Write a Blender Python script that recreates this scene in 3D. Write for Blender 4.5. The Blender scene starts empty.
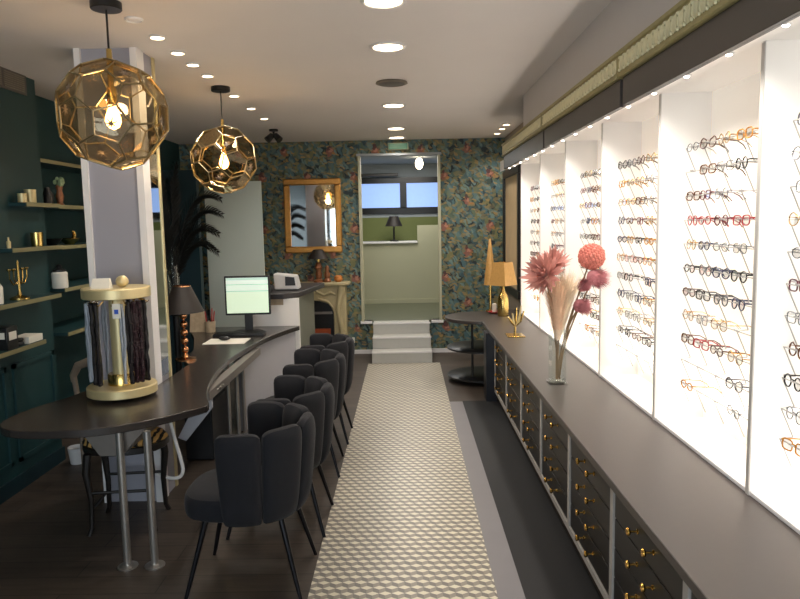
import bpy, math, random
from mathutils import Vector, Matrix
random.seed(7)
S = bpy.context.scene
COL = S.collection
PI = math.pi
V = Vector

# ---------------------------------------------------------------- helpers
def lin(c):
    return tuple((x / 12.92 if x <= .04045 else ((x + .055) / 1.055) ** 2.4) for x in c)

def rgb(h):
    h = h.lstrip('#')
    return lin(tuple(int(h[i:i + 2], 16) / 255 for i in (0, 2, 4)))

def nd(nt, t, **kw):
    n = nt.nodes.new(t)
    for k, v in kw.items():
        if k.startswith('i_'):
            n.inputs[k[2:]].default_value = v
        else:
            setattr(n, k, v)
    return n

def mat(name, col, rough=.5, metal=0, var=.12, scale=20, emit=0, ecol=None, bump=0, bscale=200, spec=None,
        sheen=0, stretch=None, coat=0):
    m = bpy.data.materials.new(name)
    m.use_nodes = True
    nt = m.node_tree
    b = nt.nodes['Principled BSDF']
    c = rgb(col) if isinstance(col, str) else col
    tc = nd(nt, 'ShaderNodeTexCoord')
    mp = nd(nt, 'ShaderNodeMapping')
    if stretch:
        mp.inputs['Scale'].default_value = stretch
    nt.links.new(tc.outputs['Object'], mp.inputs['Vector'])
    no = nd(nt, 'ShaderNodeTexNoise', i_Scale=scale, i_Detail=4.0)
    nt.links.new(mp.outputs['Vector'], no.inputs['Vector'])
    mx = nd(nt, 'ShaderNodeMix', data_type='RGBA')
    mx.inputs[6].default_value = tuple(x * (1 - var) for x in c) + (1,)
    mx.inputs[7].default_value = tuple(min(1, x * (1 + var)) for x in c) + (1,)
    nt.links.new(no.outputs['Fac'], mx.inputs[0])
    nt.links.new(mx.outputs[2], b.inputs['Base Color'])
    b.inputs['Roughness'].default_value = rough
    b.inputs['Metallic'].default_value = metal
    if spec is not None:
        b.inputs['Specular IOR Level'].default_value = spec
    if sheen:
        b.inputs['Sheen Weight'].default_value = sheen
        b.inputs['Sheen Roughness'].default_value = .4
    if coat:
        b.inputs['Coat Weight'].default_value = coat
    if emit:
        e = ecol or col
        b.inputs['Emission Color'].default_value = (rgb(e) if isinstance(e, str) else e) + (1,)
        b.inputs['Emission Strength'].default_value = emit
    if bump:
        n2 = nd(nt, 'ShaderNodeTexNoise', i_Scale=bscale, i_Detail=3.0)
        nt.links.new(mp.outputs['Vector'], n2.inputs['Vector'])
        bp = nd(nt, 'ShaderNodeBump', i_Strength=bump, i_Distance=.01)
        nt.links.new(n2.outputs['Fac'], bp.inputs['Height'])
        nt.links.new(bp.outputs['Normal'], b.inputs['Normal'])
    return m

def glassy(name, col, alpha=.2, rough=.03, tint=None):
    """thin glass: transparent mixed with a glossy skin, more mirror-like at grazing angles"""
    m = bpy.data.materials.new(name)
    m.use_nodes = True
    nt = m.node_tree
    nt.nodes.clear()
    out = nd(nt, 'ShaderNodeOutputMaterial')
    tr = nd(nt, 'ShaderNodeBsdfTransparent')
    tr.inputs['Color'].default_value = (rgb(tint or col)) + (1,)
    gl = nd(nt, 'ShaderNodeBsdfGlossy', i_Roughness=rough)
    gl.inputs['Color'].default_value = rgb(col) + (1,)
    lw = nd(nt, 'ShaderNodeLayerWeight', i_Blend=.35)
    no = nd(nt, 'ShaderNodeTexNoise', i_Scale=9.0)
    ma = nd(nt, 'ShaderNodeMath', operation='MULTIPLY_ADD')
    ma.inputs[1].default_value = .05
    ma.inputs[2].default_value = alpha - .02
    nt.links.new(no.outputs['Fac'], ma.inputs[0])
    ad = nd(nt, 'ShaderNodeMath', operation='MULTIPLY_ADD', use_clamp=True)
    ad.inputs[1].default_value = .35
    nt.links.new(lw.outputs['Fresnel'], ad.inputs[0])
    nt.links.new(ma.outputs[0], ad.inputs[2])
    mx = nd(nt, 'ShaderNodeMixShader')
    nt.links.new(ad.outputs[0], mx.inputs['Fac'])
    nt.links.new(tr.outputs[0], mx.inputs[1])
    nt.links.new(gl.outputs[0], mx.inputs[2])
    nt.links.new(mx.outputs[0], out.inputs['Surface'])
    return m

class MB:
    """collects shapes; build() links them as ONE mesh object"""
    def __init__(s):
        s.v, s.f, s.m, s.s = [], [], [], []
    def add(s, vs, fs, mi=0, smooth=False, T=None):
        o = len(s.v)
        s.v += [tuple(T @ V(p)) if T else tuple(p) for p in vs]
        for f in fs:
            s.f.append(tuple(o + i for i in f)); s.m.append(mi); s.s.append(smooth)
        return s
    def box(s, x0, y0, z0, x1, y1, z1, mi=0, T=None):
        vs = [(x, y, z) for z in (z0, z1) for y in (y0, y1) for x in (x0, x1)]
        return s.add(vs, [(0, 2, 3, 1), (4, 5, 7, 6), (0, 1, 5, 4), (2, 6, 7, 3), (0, 4, 6, 2), (1, 3, 7, 5)], mi, False, T)
    def prism(s, pts, z0, z1, mi=0, T=None):
        n = len(pts)
        vs = [(x, y, z0) for x, y in pts] + [(x, y, z1) for x, y in pts]
        fs = [tuple(range(n - 1, -1, -1)), tuple(range(n, 2 * n))] + [(i, (i + 1) % n, n + (i + 1) % n, n + i) for i in range(n)]
        return s.add(vs, fs, mi, False, T)
    def lathe(s, prof, n=20, c=(0, 0, 0), mi=0, smooth=True, T=None):
        vs, fs = [], []
        for r, z in prof:
            for k in range(n):
                a = 2 * PI * k / n
                vs.append((c[0] + r * math.cos(a), c[1] + r * math.sin(a), c[2] + z))
        for i in range(len(prof) - 1):
            for k in range(n):
                fs.append((i * n + k, i * n + (k + 1) % n, (i + 1) * n + (k + 1) % n, (i + 1) * n + k))
        fs.append(tuple(range(n - 1, -1, -1)))
        fs.append(tuple((len(prof) - 1) * n + k for k in range(n)))
        return s.add(vs, fs, mi, smooth, T)
    def tube(s, pts, r, n=8, mi=0, closed=False, T=None, smooth=True):
        pts = [V(p) for p in pts]
        N = len(pts)
        rs = r if isinstance(r, (list, tuple)) else [r] * N
        vs, fs = [], []
        up = None
        for i, p in enumerate(pts):
            a = pts[(i - 1) % N] if closed or i else pts[i]
            b = pts[(i + 1) % N] if closed or i < N - 1 else pts[i]
            d = (b - a).normalized()
            if up is None:
                up = V((0, 0, 1)) if abs(d.z) < .9 else V((1, 0, 0))
            x = d.cross(up)
            if x.length < 1e-5:
                x = d.cross(V((1, .3, 0)))
            x.normalize()
            up = x.cross(d).normalized()
            for k in range(n):
                t = 2 * PI * k / n
                vs.append(p + rs[i] * (math.cos(t) * x + math.sin(t) * up))
        L = N if closed else N - 1
        for i in range(L):
            j = (i + 1) % N
            for k in range(n):
                fs.append((i * n + k, i * n + (k + 1) % n, j * n + (k + 1) % n, j * n + k))
        if not closed:
            fs.append(tuple(range(n - 1, -1, -1)))
            fs.append(tuple((N - 1) * n + k for k in range(n)))
        return s.add(vs, fs, mi, smooth, T)
    def ball(s, c, r, n=14, mi=0, sc=(1, 1, 1), T=None):
        m = max(4, n // 2)
        prof = [(max(1e-4, math.sin(PI * i / m)) * r, -math.cos(PI * i / m) * r) for i in range(m + 1)]
        M = Matrix.Translation(V(c)) @ Matrix.Diagonal((*sc, 1))
        return s.lathe(prof, n, (0, 0, 0), mi, True, (T @ M) if T else M)
    def build(s, name, mats, parent=None, bevel=0, sub=0, loc=None):
        me = bpy.data.meshes.new(name)
        me.from_pydata(s.v, [], s.f)
        for m in (mats if isinstance(mats, (list, tuple)) else [mats]):
            me.materials.append(m)
        me.polygons.foreach_set('material_index', s.m)
        me.polygons.foreach_set('use_smooth', s.s)
        me.update()
        me.set_sharp_from_angle(angle=.75)
        o = bpy.data.objects.new(name, me)
        COL.objects.link(o)
        if parent:
            o.parent = parent
        if loc:
            o.location = loc
        if bevel:
            b = o.modifiers.new('Bevel', 'BEVEL'); b.width = bevel; b.segments = 2; b.limit_method = 'ANGLE'
            b.angle_limit = .7
        if sub:
            b = o.modifiers.new('Sub', 'SUBSURF'); b.levels = sub; b.render_levels = sub
        return o

def empty(name, loc=(0, 0, 0), rz=0):
    o = bpy.data.objects.new(name, None)
    COL.objects.link(o)
    o.location = loc; o.rotation_euler = (0, 0, rz)
    o.empty_display_size = .05
    return o

def tag(o, label, cat, group=None, kind=None):
    o['label'] = label; o['category'] = cat
    if group: o['group'] = group
    if kind: o['kind'] = kind
    return o

def struct(o):
    o['kind'] = 'structure'
    return o

def copy_tree(o, parent=None):
    c = o.copy(); COL.objects.link(c)
    if parent: c.parent = parent
    for ch in list(o.children):
        copy_tree(ch, c)
    return c

def bz(p0, p1, p2, n=10):
    p0, p1, p2 = V(p0), V(p1), V(p2)
    return [(1 - t) ** 2 * p0 + 2 * t * (1 - t) * p1 + t * t * p2 for t in [i / n for i in range(n + 1)]]

def smooth_poly(pts, it=2):
    """Chaikin corner cutting of a closed outline"""
    for _ in range(it):
        q = []
        for i, a in enumerate(pts):
            b = pts[(i + 1) % len(pts)]
            q += [(a[0] * .75 + b[0] * .25, a[1] * .75 + b[1] * .25), (a[0] * .25 + b[0] * .75, a[1] * .25 + b[1] * .75)]
        pts = q
    return pts

# ---------------------------------------------------------------- materials
M = {}
M['teal'] = mat('teal_paint', '#0d3538', .55, var=.1, scale=4)
M['teal_dark'] = mat('dark_teal_paint', '#0b2b33', .5, var=.1, scale=4)
M['ceil'] = mat('ceiling_paint', '#e9e3df', .75, var=.03, scale=3)
M['cream'] = mat('warm_grey_wall_paint', '#d2cdca', .7, var=.03, scale=3)
M['taupe'] = mat('taupe_wall_paint', '#8d8377', .7, var=.05, scale=3)
M['pillar'] = mat('lavender_grey_paint', '#9a9aa4', .5, var=.03, scale=3)
M['white'] = mat('white_lacquer', '#f1eeea', .35, var=.02, scale=5)
M['white_trim'] = mat('white_trim_paint', '#e4e2e2', .4, var=.03, scale=5)
M['lit'] = mat('backlit_white_panel', '#f6f1ea', .5, var=.02, scale=4, emit=.22, ecol='#fff1e0')
M['counter'] = mat('taupe_worktop', '#3d3734', .38, var=.08, scale=60)
M['desk'] = mat('dark_desktop', '#322d2a', .25, var=.12, scale=50)
M['deskedge'] = mat('dark_grey_desk', '#302e31', .4, var=.1, scale=40)
M['black'] = mat('black_satin', '#131314', .35, var=.15)
M['blackmat'] = mat('black_floor_tile', '#0f0f11', .6, var=.2, scale=6, bump=.05)
M['navy'] = mat('dark_navy_paint', '#12141c', .35, var=.15)
M['drawer'] = mat('black_drawer_front', '#100e0b', .38, var=.15, scale=8, spec=.3)
M['frame_grey'] = mat('pale_grey_frame', '#a8a39d', .4, var=.05)
M['globe_brass'] = mat('antique_brass_wire', '#948462', .32, .75, var=.1, scale=40)
M['brass'] = mat('brushed_brass', '#c79a4b', .25, 1, var=.1, scale=40)
M['gold'] = mat('polished_gold', '#d2b46d', .22, 1, var=.1, scale=30)
M['champagne'] = mat('champagne_gold_lacquer', '#cdbd8e', .36, .4, var=.08, scale=20)
M['copper'] = mat('rose_gold', '#d79a6b', .2, 1, var=.1, scale=30)
M['frontpanel'] = mat('pale_blue_grey_panel', '#b4b5bc', .4, var=.03)
M['shelf'] = mat('olive_gold_shelf_paint', '#8a8460', .4, .2, var=.08, scale=20)
M['steel'] = mat('brushed_steel', '#b9b4ae', .3, .85, var=.08, scale=30, stretch=(1, 1, .1))
M['steel_dark'] = mat('grey_metal_beam', '#8d8781', .38, .5, var=.08, scale=20)
M['velvet'] = mat('charcoal_velvet', '#0c0d14', .92, var=.4, scale=9, sheen=.06, bump=.15, bscale=300)
M['legmetal'] = mat('black_chair_metal', '#15151a', .3, .5, var=.1)
M['mirror'] = mat('mirror_silver', '#cfd3d4', .03, 1, var=.01)
M['oldwood'] = mat('dark_bentwood', '#17120f', .4, var=.3, scale=12, stretch=(1, 1, 6))
M['oldwood2'] = mat('worn_brown_wood', '#7d6f60', .45, var=.3, scale=12)
M['cream_wood'] = mat('cream_carved_wood', '#b8ab84', .45, var=.15, scale=14)
M['goldframe'] = mat('aged_gold_leaf', '#b9853f', .35, .55, var=.25, scale=25, bump=.2, bscale=60)
M['frieze'] = mat('antique_gold_frieze', '#a89c68', .42, .05, var=.2, scale=30)
M['frieze_hi'] = mat('pale_gilt_relief', '#e2d9b0', .4, .05, var=.15, scale=30)
M['fascia'] = mat('dark_grey_fascia', '#3f3c39', .4, var=.06, scale=10)
M['glass'] = glassy('clear_glass', '#ffffff', .03, tint='#fbfdfc')
M['acrylic'] = glassy('clear_acrylic', '#dfe3e2', .25, tint='#d8dad8')
M['amber'] = glassy('smoked_amber_glass', '#d8cbb0', .06, tint='#dcd2bd')
M['lens'] = glassy('spectacle_lens', '#ffffff', .02, tint='#fbfbfa')
M['frost'] = mat('frosted_glass_panel', '#ccd8d1', .3, var=.06, scale=1.2, spec=.6)
M['bulb'] = mat('warm_filament_bulb', '#ffcf8a', .3, emit=28, ecol='#ffb862')
M['spot'] = mat('warm_light_diffuser', '#fff2de', .4, emit=14, ecol='#ffe2bd')
M['spot_s'] = mat('small_warm_lens', '#fff0d8', .4, emit=12, ecol='#ffe0b4')
M['led'] = mat('led_lens', '#ffffff', .4, emit=18, ecol='#fff4e6')
M['paper'] = mat('white_paper', '#e6e2d6', .7, var=.04)
M['card'] = mat('tan_card', '#a89880', .7, var=.3, scale=30)
M['green_wall'] = mat('olive_green_paint', '#6b7440', .6, var=.1, scale=3)
M['sage'] = mat('pale_sage_paint', '#b3b297', .55, var=.04, scale=3)
M['olive_grey'] = mat('olive_grey_panel', '#6d6f63', .5, var=.05, scale=4)
M['lino'] = mat('grey_green_lino', '#5d614f', .4, var=.1, scale=8)
M['greyceil'] = mat('grey_ceiling_paint', '#98a0a6', .7, var=.05, scale=3)
M['daylight'] = mat('bright_sky_glass', '#6f95d0', .2, emit=.95, ecol='#9ab6ee')
M['red'] = mat('red_plastic', '#a02a2a', .4, var=.1)
M['redgold'] = mat('red_gilt_figurine', '#8c5a3a', .4, .3, var=.5, scale=60)
M['orange'] = mat('orange_ceramic', '#c07a3a', .4, var=.15)
M['greyplastic'] = mat('pale_grey_plastic', '#c9c9c9', .4, var=.03)
M['darkplastic'] = mat('black_plastic', '#17181b', .45, var=.1)
M['shade'] = mat('black_lampshade_card', '#1f1813', .6, var=.15, scale=30)
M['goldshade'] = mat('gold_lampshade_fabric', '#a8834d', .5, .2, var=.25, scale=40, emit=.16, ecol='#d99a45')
M['palm'] = mat('black_dried_palm', '#0d100f', .5, var=.3, scale=10)
M['rose'] = mat('dusty_rose_petals', '#c98d82', .8, var=.3, scale=30)
M['coral'] = mat('coral_petals', '#cf7a6c', .75, var=.35, scale=60)
M['mauve'] = mat('mauve_fluff', '#b07074', .9, var=.35, scale=60)
M['plume'] = mat('peach_plume', '#e8c3a2', .9, var=.2, scale=60)
M['plume2'] = mat('cream_plume', '#f2dfc2', .9, var=.15, scale=60)
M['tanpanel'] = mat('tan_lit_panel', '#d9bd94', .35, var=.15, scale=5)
M['edge_grey'] = mat('satin_grey_edge', '#bdb9b4', .4, var=.03)
M['stem'] = mat('brown_flower_stem', '#7a6243', .7, var=.2)
M['fire'] = mat('glowing_ember_panel', '#6a2a12', .6, var=.5, scale=14, emit=.12, ecol='#b2501c')
M['mint'] = mat('mint_sign_face', '#4f8272', .4, emit=.05, ecol='#6fae96')
M['bead'] = mat('dark_glass_beads', '#1a1517', .25, var=.4, scale=80)
M['beadplum'] = mat('plum_glass_beads', '#2a171b', .25, var=.4, scale=80)
M['silvercord'] = mat('silver_cord', '#aab0ba', .3, .4, var=.2, scale=60)
M['blue'] = mat('blue_print', '#2a52b8', .5)
M['vent'] = mat('dusty_vent_metal', '#7d7468', .5, .2, var=.15)
M['darkvent'] = mat('grey_vent_metal', '#5a5650', .5, .2, var=.1)
M['socket'] = mat('socket_white', '#dcdcd4', .4)

def wood_floor():
    m = bpy.data.materials.new('dark_plank_floor'); m.use_nodes = True
    nt = m.node_tree; b = nt.nodes['Principled BSDF']
    tc = nd(nt, 'ShaderNodeTexCoord')
    mp = nd(nt, 'ShaderNodeMapping')
    nt.links.new(tc.outputs['Object'], mp.inputs['Vector'])
    br = nd(nt, 'ShaderNodeTexBrick', offset=.37)
    br.inputs['Scale'].default_value = 1
    br.inputs['Mortar Size'].default_value = .003
    br.inputs['Brick Width'].default_value = 1.2
    br.inputs['Row Height'].default_value = .16
    br.inputs['Color1'].default_value = rgb('#493f37') + (1,)
    br.inputs['Color2'].default_value = rgb('#3c342d') + (1,)
    br.inputs['Mortar'].default_value = rgb('#1d1a18') + (1,)
    nt.links.new(mp.outputs['Vector'], br.inputs['Vector'])
    m2 = nd(nt, 'ShaderNodeMapping'); m2.inputs['Scale'].default_value = (2.2, 26, 1)
    nt.links.new(tc.outputs['Object'], m2.inputs['Vector'])
    no = nd(nt, 'ShaderNodeTexNoise', i_Scale=1.5, i_Detail=6.0, i_Distortion=.6)
    nt.links.new(m2.outputs['Vector'], no.inputs['Vector'])
    mx = nd(nt, 'ShaderNodeMix', data_type='RGBA', blend_type='OVERLAY'); mx.inputs[0].default_value = .6
    nt.links.new(br.outputs['Color'], mx.inputs[6]); nt.links.new(no.outputs['Fac'], mx.inputs[7])
    nt.links.new(mx.outputs[2], b.inputs['Base Color'])
    b.inputs['Roughness'].default_value = .5
    return m
M['floor'] = wood_floor()

def math_node(nt, op, a, b=None, c=None):
    n = nd(nt, 'ShaderNodeMath', operation=op)
    for i, x in enumerate((a, b, c)):
        if x is None: continue
        if isinstance(x, (int, float)): n.inputs[i].default_value = x
        else: nt.links.new(x, n.inputs[i])
    return n.outputs[0]

def wallpaper():
    m = bpy.data.materials.new('jungle_parrot_wallpaper'); m.use_nodes = True
    nt = m.node_tree; b = nt.nodes['Principled BSDF']
    tc = nd(nt, 'ShaderNodeTexCoord'); sp = nd(nt, 'ShaderNodeSeparateXYZ')
    nt.links.new(tc.outputs['Object'], sp.inputs[0])
    cb = nd(nt, 'ShaderNodeCombineXYZ')
    nt.links.new(sp.outputs['X'], cb.inputs['X']); nt.links.new(sp.outputs['Z'], cb.inputs['Y'])
    wob = nd(nt, 'ShaderNodeTexNoise', i_Scale=14.0, i_Detail=2.0)
    nt.links.new(cb.outputs[0], wob.inputs['Vector'])
    vm = nd(nt, 'ShaderNodeVectorMath', operation='MULTIPLY_ADD')
    vm.inputs[1].default_value = (.09, .09, 0)
    nt.links.new(wob.outputs['Color'], vm.inputs[0]); nt.links.new(cb.outputs[0], vm.inputs[2])
    base = nd(nt, 'ShaderNodeTexNoise', i_Scale=6.0, i_Detail=3.0)
    nt.links.new(cb.outputs[0], base.inputs['Vector'])
    mx0 = nd(nt, 'ShaderNodeMix', data_type='RGBA')
    mx0.inputs[6].default_value = rgb('#14242a') + (1,); mx0.inputs[7].default_value = rgb('#203338') + (1,)
    nt.links.new(base.outputs['Fac'], mx0.inputs[0])
    cur = mx0.outputs[2]
    layers = [('#466266', .7, (4.2, 13), .40), ('#586c58', -.6, (4.6, 14), .38), ('#77774c', 1.3, (5, 15), .34),
              ('#4d7078', -1.2, (4.2, 13), .32), ('#877a52', .25, (6, 18), .28), ('#6d8884', 2.2, (6, 19), .26),
              ('#a08450', -.35, (7, 18), .20)]
    for i, (c, rot, scl, th) in enumerate(layers):
        mp = nd(nt, 'ShaderNodeMapping')
        mp.inputs['Location'].default_value = (i * 3.7, i * 1.9, 0)
        mp.inputs['Rotation'].default_value = (0, 0, rot)
        mp.inputs['Scale'].default_value = (1 / scl[0], 1 / scl[1], 1)
        mp.vector_type = 'TEXTURE'
        nt.links.new(vm.outputs[0], mp.inputs['Vector'])
        vo = nd(nt, 'ShaderNodeTexVoronoi', i_Scale=1.0, voronoi_dimensions='2D')
        nt.links.new(mp.outputs[0], vo.inputs['Vector'])
        lt = math_node(nt, 'LESS_THAN', vo.outputs['Distance'], th)
        se = nd(nt, 'ShaderNodeSeparateColor'); nt.links.new(vo.outputs['Color'], se.inputs[0])
        fac = math_node(nt, 'MULTIPLY', lt, math_node(nt, 'MULTIPLY_ADD', se.outputs[0], .7, .25))
        mx = nd(nt, 'ShaderNodeMix', data_type='RGBA')
        nt.links.new(fac, mx.inputs[0]); nt.links.new(cur, mx.inputs[6])
        mx.inputs[7].default_value = rgb(c) + (1,)
        cur = mx.outputs[2]
    # the red-orange blossoms, a half-drop repeat
    sv = nd(nt, 'ShaderNodeSeparateXYZ'); nt.links.new(vm.outputs[0], sv.inputs[0])
    u = math_node(nt, 'DIVIDE', math_node(nt, 'ADD', sv.outputs['X'], 10.03), .29)
    col = math_node(nt, 'FLOOR', u)
    par = math_node(nt, 'MODULO', col, 2)
    v = math_node(nt, 'ADD', math_node(nt, 'DIVIDE', math_node(nt, 'ADD', sv.outputs['Y'], 10.35), .65), math_node(nt, 'MULTIPLY', par, .5))
    fx = math_node(nt, 'MULTIPLY', math_node(nt, 'SUBTRACT', math_node(nt, 'FRACT', u), .5), .29)
    fz = math_node(nt, 'MULTIPLY', math_node(nt, 'SUBTRACT', math_node(nt, 'FRACT', v), .5), .65)
    for c, ox, oz, rx, rz in (('#8f5646', 0, 0, .05, .055), ('#b8816a', .012, .01, .022, .026), ('#4c2b2e', -.01, .045, .026, .03), ('#a3743f', .045, -.03, .022, .02)):
        dx = math_node(nt, 'DIVIDE', math_node(nt, 'SUBTRACT', fx, ox), rx)
        dz = math_node(nt, 'DIVIDE', math_node(nt, 'SUBTRACT', fz, oz), rz)
        d = math_node(nt, 'ADD', math_node(nt, 'MULTIPLY', dx, dx), math_node(nt, 'MULTIPLY', dz, dz))
        f2 = nd(nt, 'ShaderNodeTexNoise', i_Scale=40.0, i_Detail=1.0); nt.links.new(cb.outputs[0], f2.inputs['Vector'])
        d2 = math_node(nt, 'ADD', d, math_node(nt, 'MULTIPLY_ADD', f2.outputs['Fac'], 2.4, -1.2))
        k = math_node(nt, 'MULTIPLY', math_node(nt, 'LESS_THAN', d2, .9), .85)
        mx = nd(nt, 'ShaderNodeMix', data_type='RGBA')
        nt.links.new(k, mx.inputs[0]); nt.links.new(cur, mx.inputs[6]); mx.inputs[7].default_value = rgb(c) + (1,)
        cur = mx.outputs[2]
    nt.links.new(cur, b.inputs['Base Color'])
    b.inputs['Roughness'].default_value = .6
    return m
M['wallpaper'] = wallpaper()

def zebra():
    m = bpy.data.materials.new('gold_tiger_stripe_fabric'); m.use_nodes = True
    nt = m.node_tree; b = nt.nodes['Principled BSDF']
    tc = nd(nt, 'ShaderNodeTexCoord')
    w = nd(nt, 'ShaderNodeTexWave', i_Scale=9.0, i_Distortion=5.0, i_Detail=2.0)
    nt.links.new(tc.outputs['Object'], w.inputs['Vector'])
    r = nd(nt, 'ShaderNodeValToRGB')
    r.color_ramp.elements[0].position = .42; r.color_ramp.elements[0].color = rgb('#17120d') + (1,)
    r.color_ramp.elements[1].position = .52; r.color_ramp.elements[1].color = rgb('#c79c58') + (1,)
    nt.links.new(w.outputs['Fac'], r.inputs['Fac']); nt.links.new(r.outputs['Color'], b.inputs['Base Color'])
    b.inputs['Roughness'].default_value = .8
    return m
M['zebra'] = zebra()
M['tileA'] = mat('cream_tile', '#d8d1bb', .35, var=.05)
M['tileB'] = mat('grey_tile', '#77726b', .35, var=.05)
M['tileC'] = mat('taupe_tile', '#8f877c', .35, var=.05)
M['greytile'] = mat('pale_grey_floor_tile', '#7d7a7c', .4, var=.08, scale=6)
M['steptile'] = mat('pale_step_tile', '#b9b9b4', .4, var=.05)

# ================================================================ SETTING
CE = 2.735
def slab(name, m, *boxes, bevel=0):
    b = MB()
    for q in boxes: b.box(*q)
    return struct(b.build(name, m, bevel=bevel))

slab('floor', M['floor'], (-3.0, -1.7, -.06, 1.62, 9.05, 0))
slab('ceiling', M['ceil'], (-3.0, -1.7, CE, 1.62, 9.05, CE + .08))
wl = MB().prism([(-2.57, -1.7), (-2.57, 4.94), (-2.85, 4.94), (-2.85, 9.05), (-3.0, 9.05), (-3.0, -1.7)], 0, CE)
struct(wl.build('wall_left', M['teal']))
slab('wall_back', M['wallpaper'], (-2.85, 8.9, 0, -.56, 9.05, CE), (.435, 8.9, 0, 1.62, 9.05, CE),
     (-.56, 8.9, 2.555, .435, 9.05, CE), (-.56, 8.9, 0, .435, 9.05, .42))
wr = MB()
wr.box(1.5, -1.7, 0, 1.62, 7.4, CE); wr.box(1.28, 7.4, 0, 1.62, 8.9, CE)
wr.box(1.27, 5.95, 2.31, 1.5, 7.4, CE)
struct(wr.build('wall_right', M['taupe']))
slab('wall_upper', M['cream'], (1.012, -1.7, 2.31, 1.5, 5.95, CE))
slab('wall_front', M['cream'], (-2.57, -1.7, 0, -2.2, -1.6, CE), (1.0, -1.7, 0, 1.5, -1.6, CE), (-2.2, -1.7, 2.5, 1.0, -1.6, CE),
     (-2.2, -1.7, 0, 1.0, -1.6, .15))
# shop window behind the camera
wb = MB()
for q in ((-2.2, .15, -2.12, 2.5), (.92, .15, 1.0, 2.5), (-2.12, .15, .92, .23), (-2.12, 2.42, .92, 2.5), (-.6, .23, -.54, 2.42)):
    wb.box(q[0], -1.68, q[1], q[2], -1.62, q[3])
w2 = struct(wb.build('window_2', M['black']))
struct(MB().box(-2.12, -1.655, .23, .92, -1.645, 2.42).build('pane', M['glass'], w2))

slab('trim_1', M['sage'], (-.585, 8.87, .42, -.555, 9.06, 2.56), (.43, 8.87, .42, .46, 9.06, 2.56))
slab('trim_2', M['greyceil'], (-.6, 8.86, 2.54, .475, 9.07, 2.568))
slab('trim_3', M['white_trim'], (-.6, 8.86, .395, -.45, 9.0, .427), (.32, 8.86, .395, .475, 9.0, .427))
slab('baseboard_back', M['white_trim'], (-.78, 8.875, 0, -.44, 8.9, .05), (.31, 8.875, 0, 1.0, 8.9, .05))
slab('baseboard_left', M['teal_dark'], (-2.57, -1.6, 0, -2.55, 4.94, .1))
# raised panels on the lower left wall
pb = MB()
for y0, y1 in ((2.2, 3.3), (3.4, 4.3), (4.38, 4.9)):
    for q in ((y0, .18, y1, .21), (y0, .8, y1, .83), (y0, .18, y0 + .03, .83), (y1 - .03, .18, y1, .83)):
        pb.box(-2.572, q[0], q[1], -2.555, q[2], q[3])
struct(pb.build('trim_4', M['teal']))

# back room beyond the opening, up three steps
slab('floor_back_room', M['lino'], (-1.6, 9.05, .36, 1.6, 12.0, .427), (-.56, 8.9, .415, .435, 9.05, .427))
slab('ceiling_back_room', M['greyceil'], (-1.6, 9.05, 2.64, 1.6, 12.0, 2.72))
slab('wall_back_room', M['sage'], (-1.6, 9.05, .42, -1.5, 12, 2.64), (1.5, 9.05, .42, 1.6, 12, 2.64))
slab('wall_half_height', M['sage'], (-1.5, 10.85, .427, .19, 11.0, 1.37), (.19, 10.85, .427, 1.5, 11.0, 1.645))
slab('baseboard_back_room', M['sage'], (-1.5, 10.83, .427, 1.5, 10.85, .49))
slab('wall_green', M['green_wall'], (-1.5, 11.5, .427, 1.5, 11.6, 1.78))
slab('wall_far', M['greyceil'], (-1.5, 11.5, 2.43, 1.5, 11.6, 2.64), (-1.5, 11.5, 1.78, 1.5, 11.6, 1.835))
wf = MB()
for q in ((-1.5, 1.835, 1.5, 1.94), (-1.5, 2.335, 1.5, 2.43), (-1.45, 1.93, -1.4, 2.34), (1.4, 1.93, 1.45, 2.34), (-.075, 1.93, .035, 2.34)):
    wf.box(q[0], 11.47, q[1], q[2], 11.56, q[3])
w1 = struct(wf.build('window_1', M['black']))
for x0, x1 in ((-1.4, -.07), (.03, 1.4)):
    struct(MB().box(x0, 11.515, 1.94, x1, 11.525, 2.335).build('pane', M['daylight'], w1))
lg = MB().box(-1.5, 10.82, 1.37, .19, 11.5, 1.395)
tag(lg.build('ledge_shelf', M['white_trim'], bevel=.004), 'white ledge topping the half wall in the back room', 'ledge')

# pillar
pl = empty('pillar', (0, 0, 0)); pl['kind'] = 'structure'
struct(MB().box(-1.9, 4.13, 0, -1.545, 4.40, CE).build('pillar_core', M['pillar'], pl))
struct(MB().box(-1.9, 4.11, 0, -1.865, 4.15, CE).box(-1.575, 4.11, 0, -1.535, 4.22, CE).build('pillar_corner_trim', M['white_trim'], pl))
struct(MB().box(-1.545, 4.22, .77, -1.538, 4.37, 2.62).build('pillar_mirror', M['mirror'], pl))
struct(MB().box(-1.545, 4.37, 0, -1.533, 4.40, CE).build('pillar_edge_trim', M['champagne'], pl))

# glass partition and dark teal panel behind the desk
slab('wall_partition', M['teal_dark'], (-2.85, 7.5, 0, -2.24, 7.6, 2.3))
fp = MB().box(-2.3, 8.0, 0, -1.645, 8.03, 2.2)
tag(fp.build('frosted_glass_partition', M['frost'], bevel=.003), 'tall grey-green frosted glass partition behind the computer monitor', 'partition')

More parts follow.
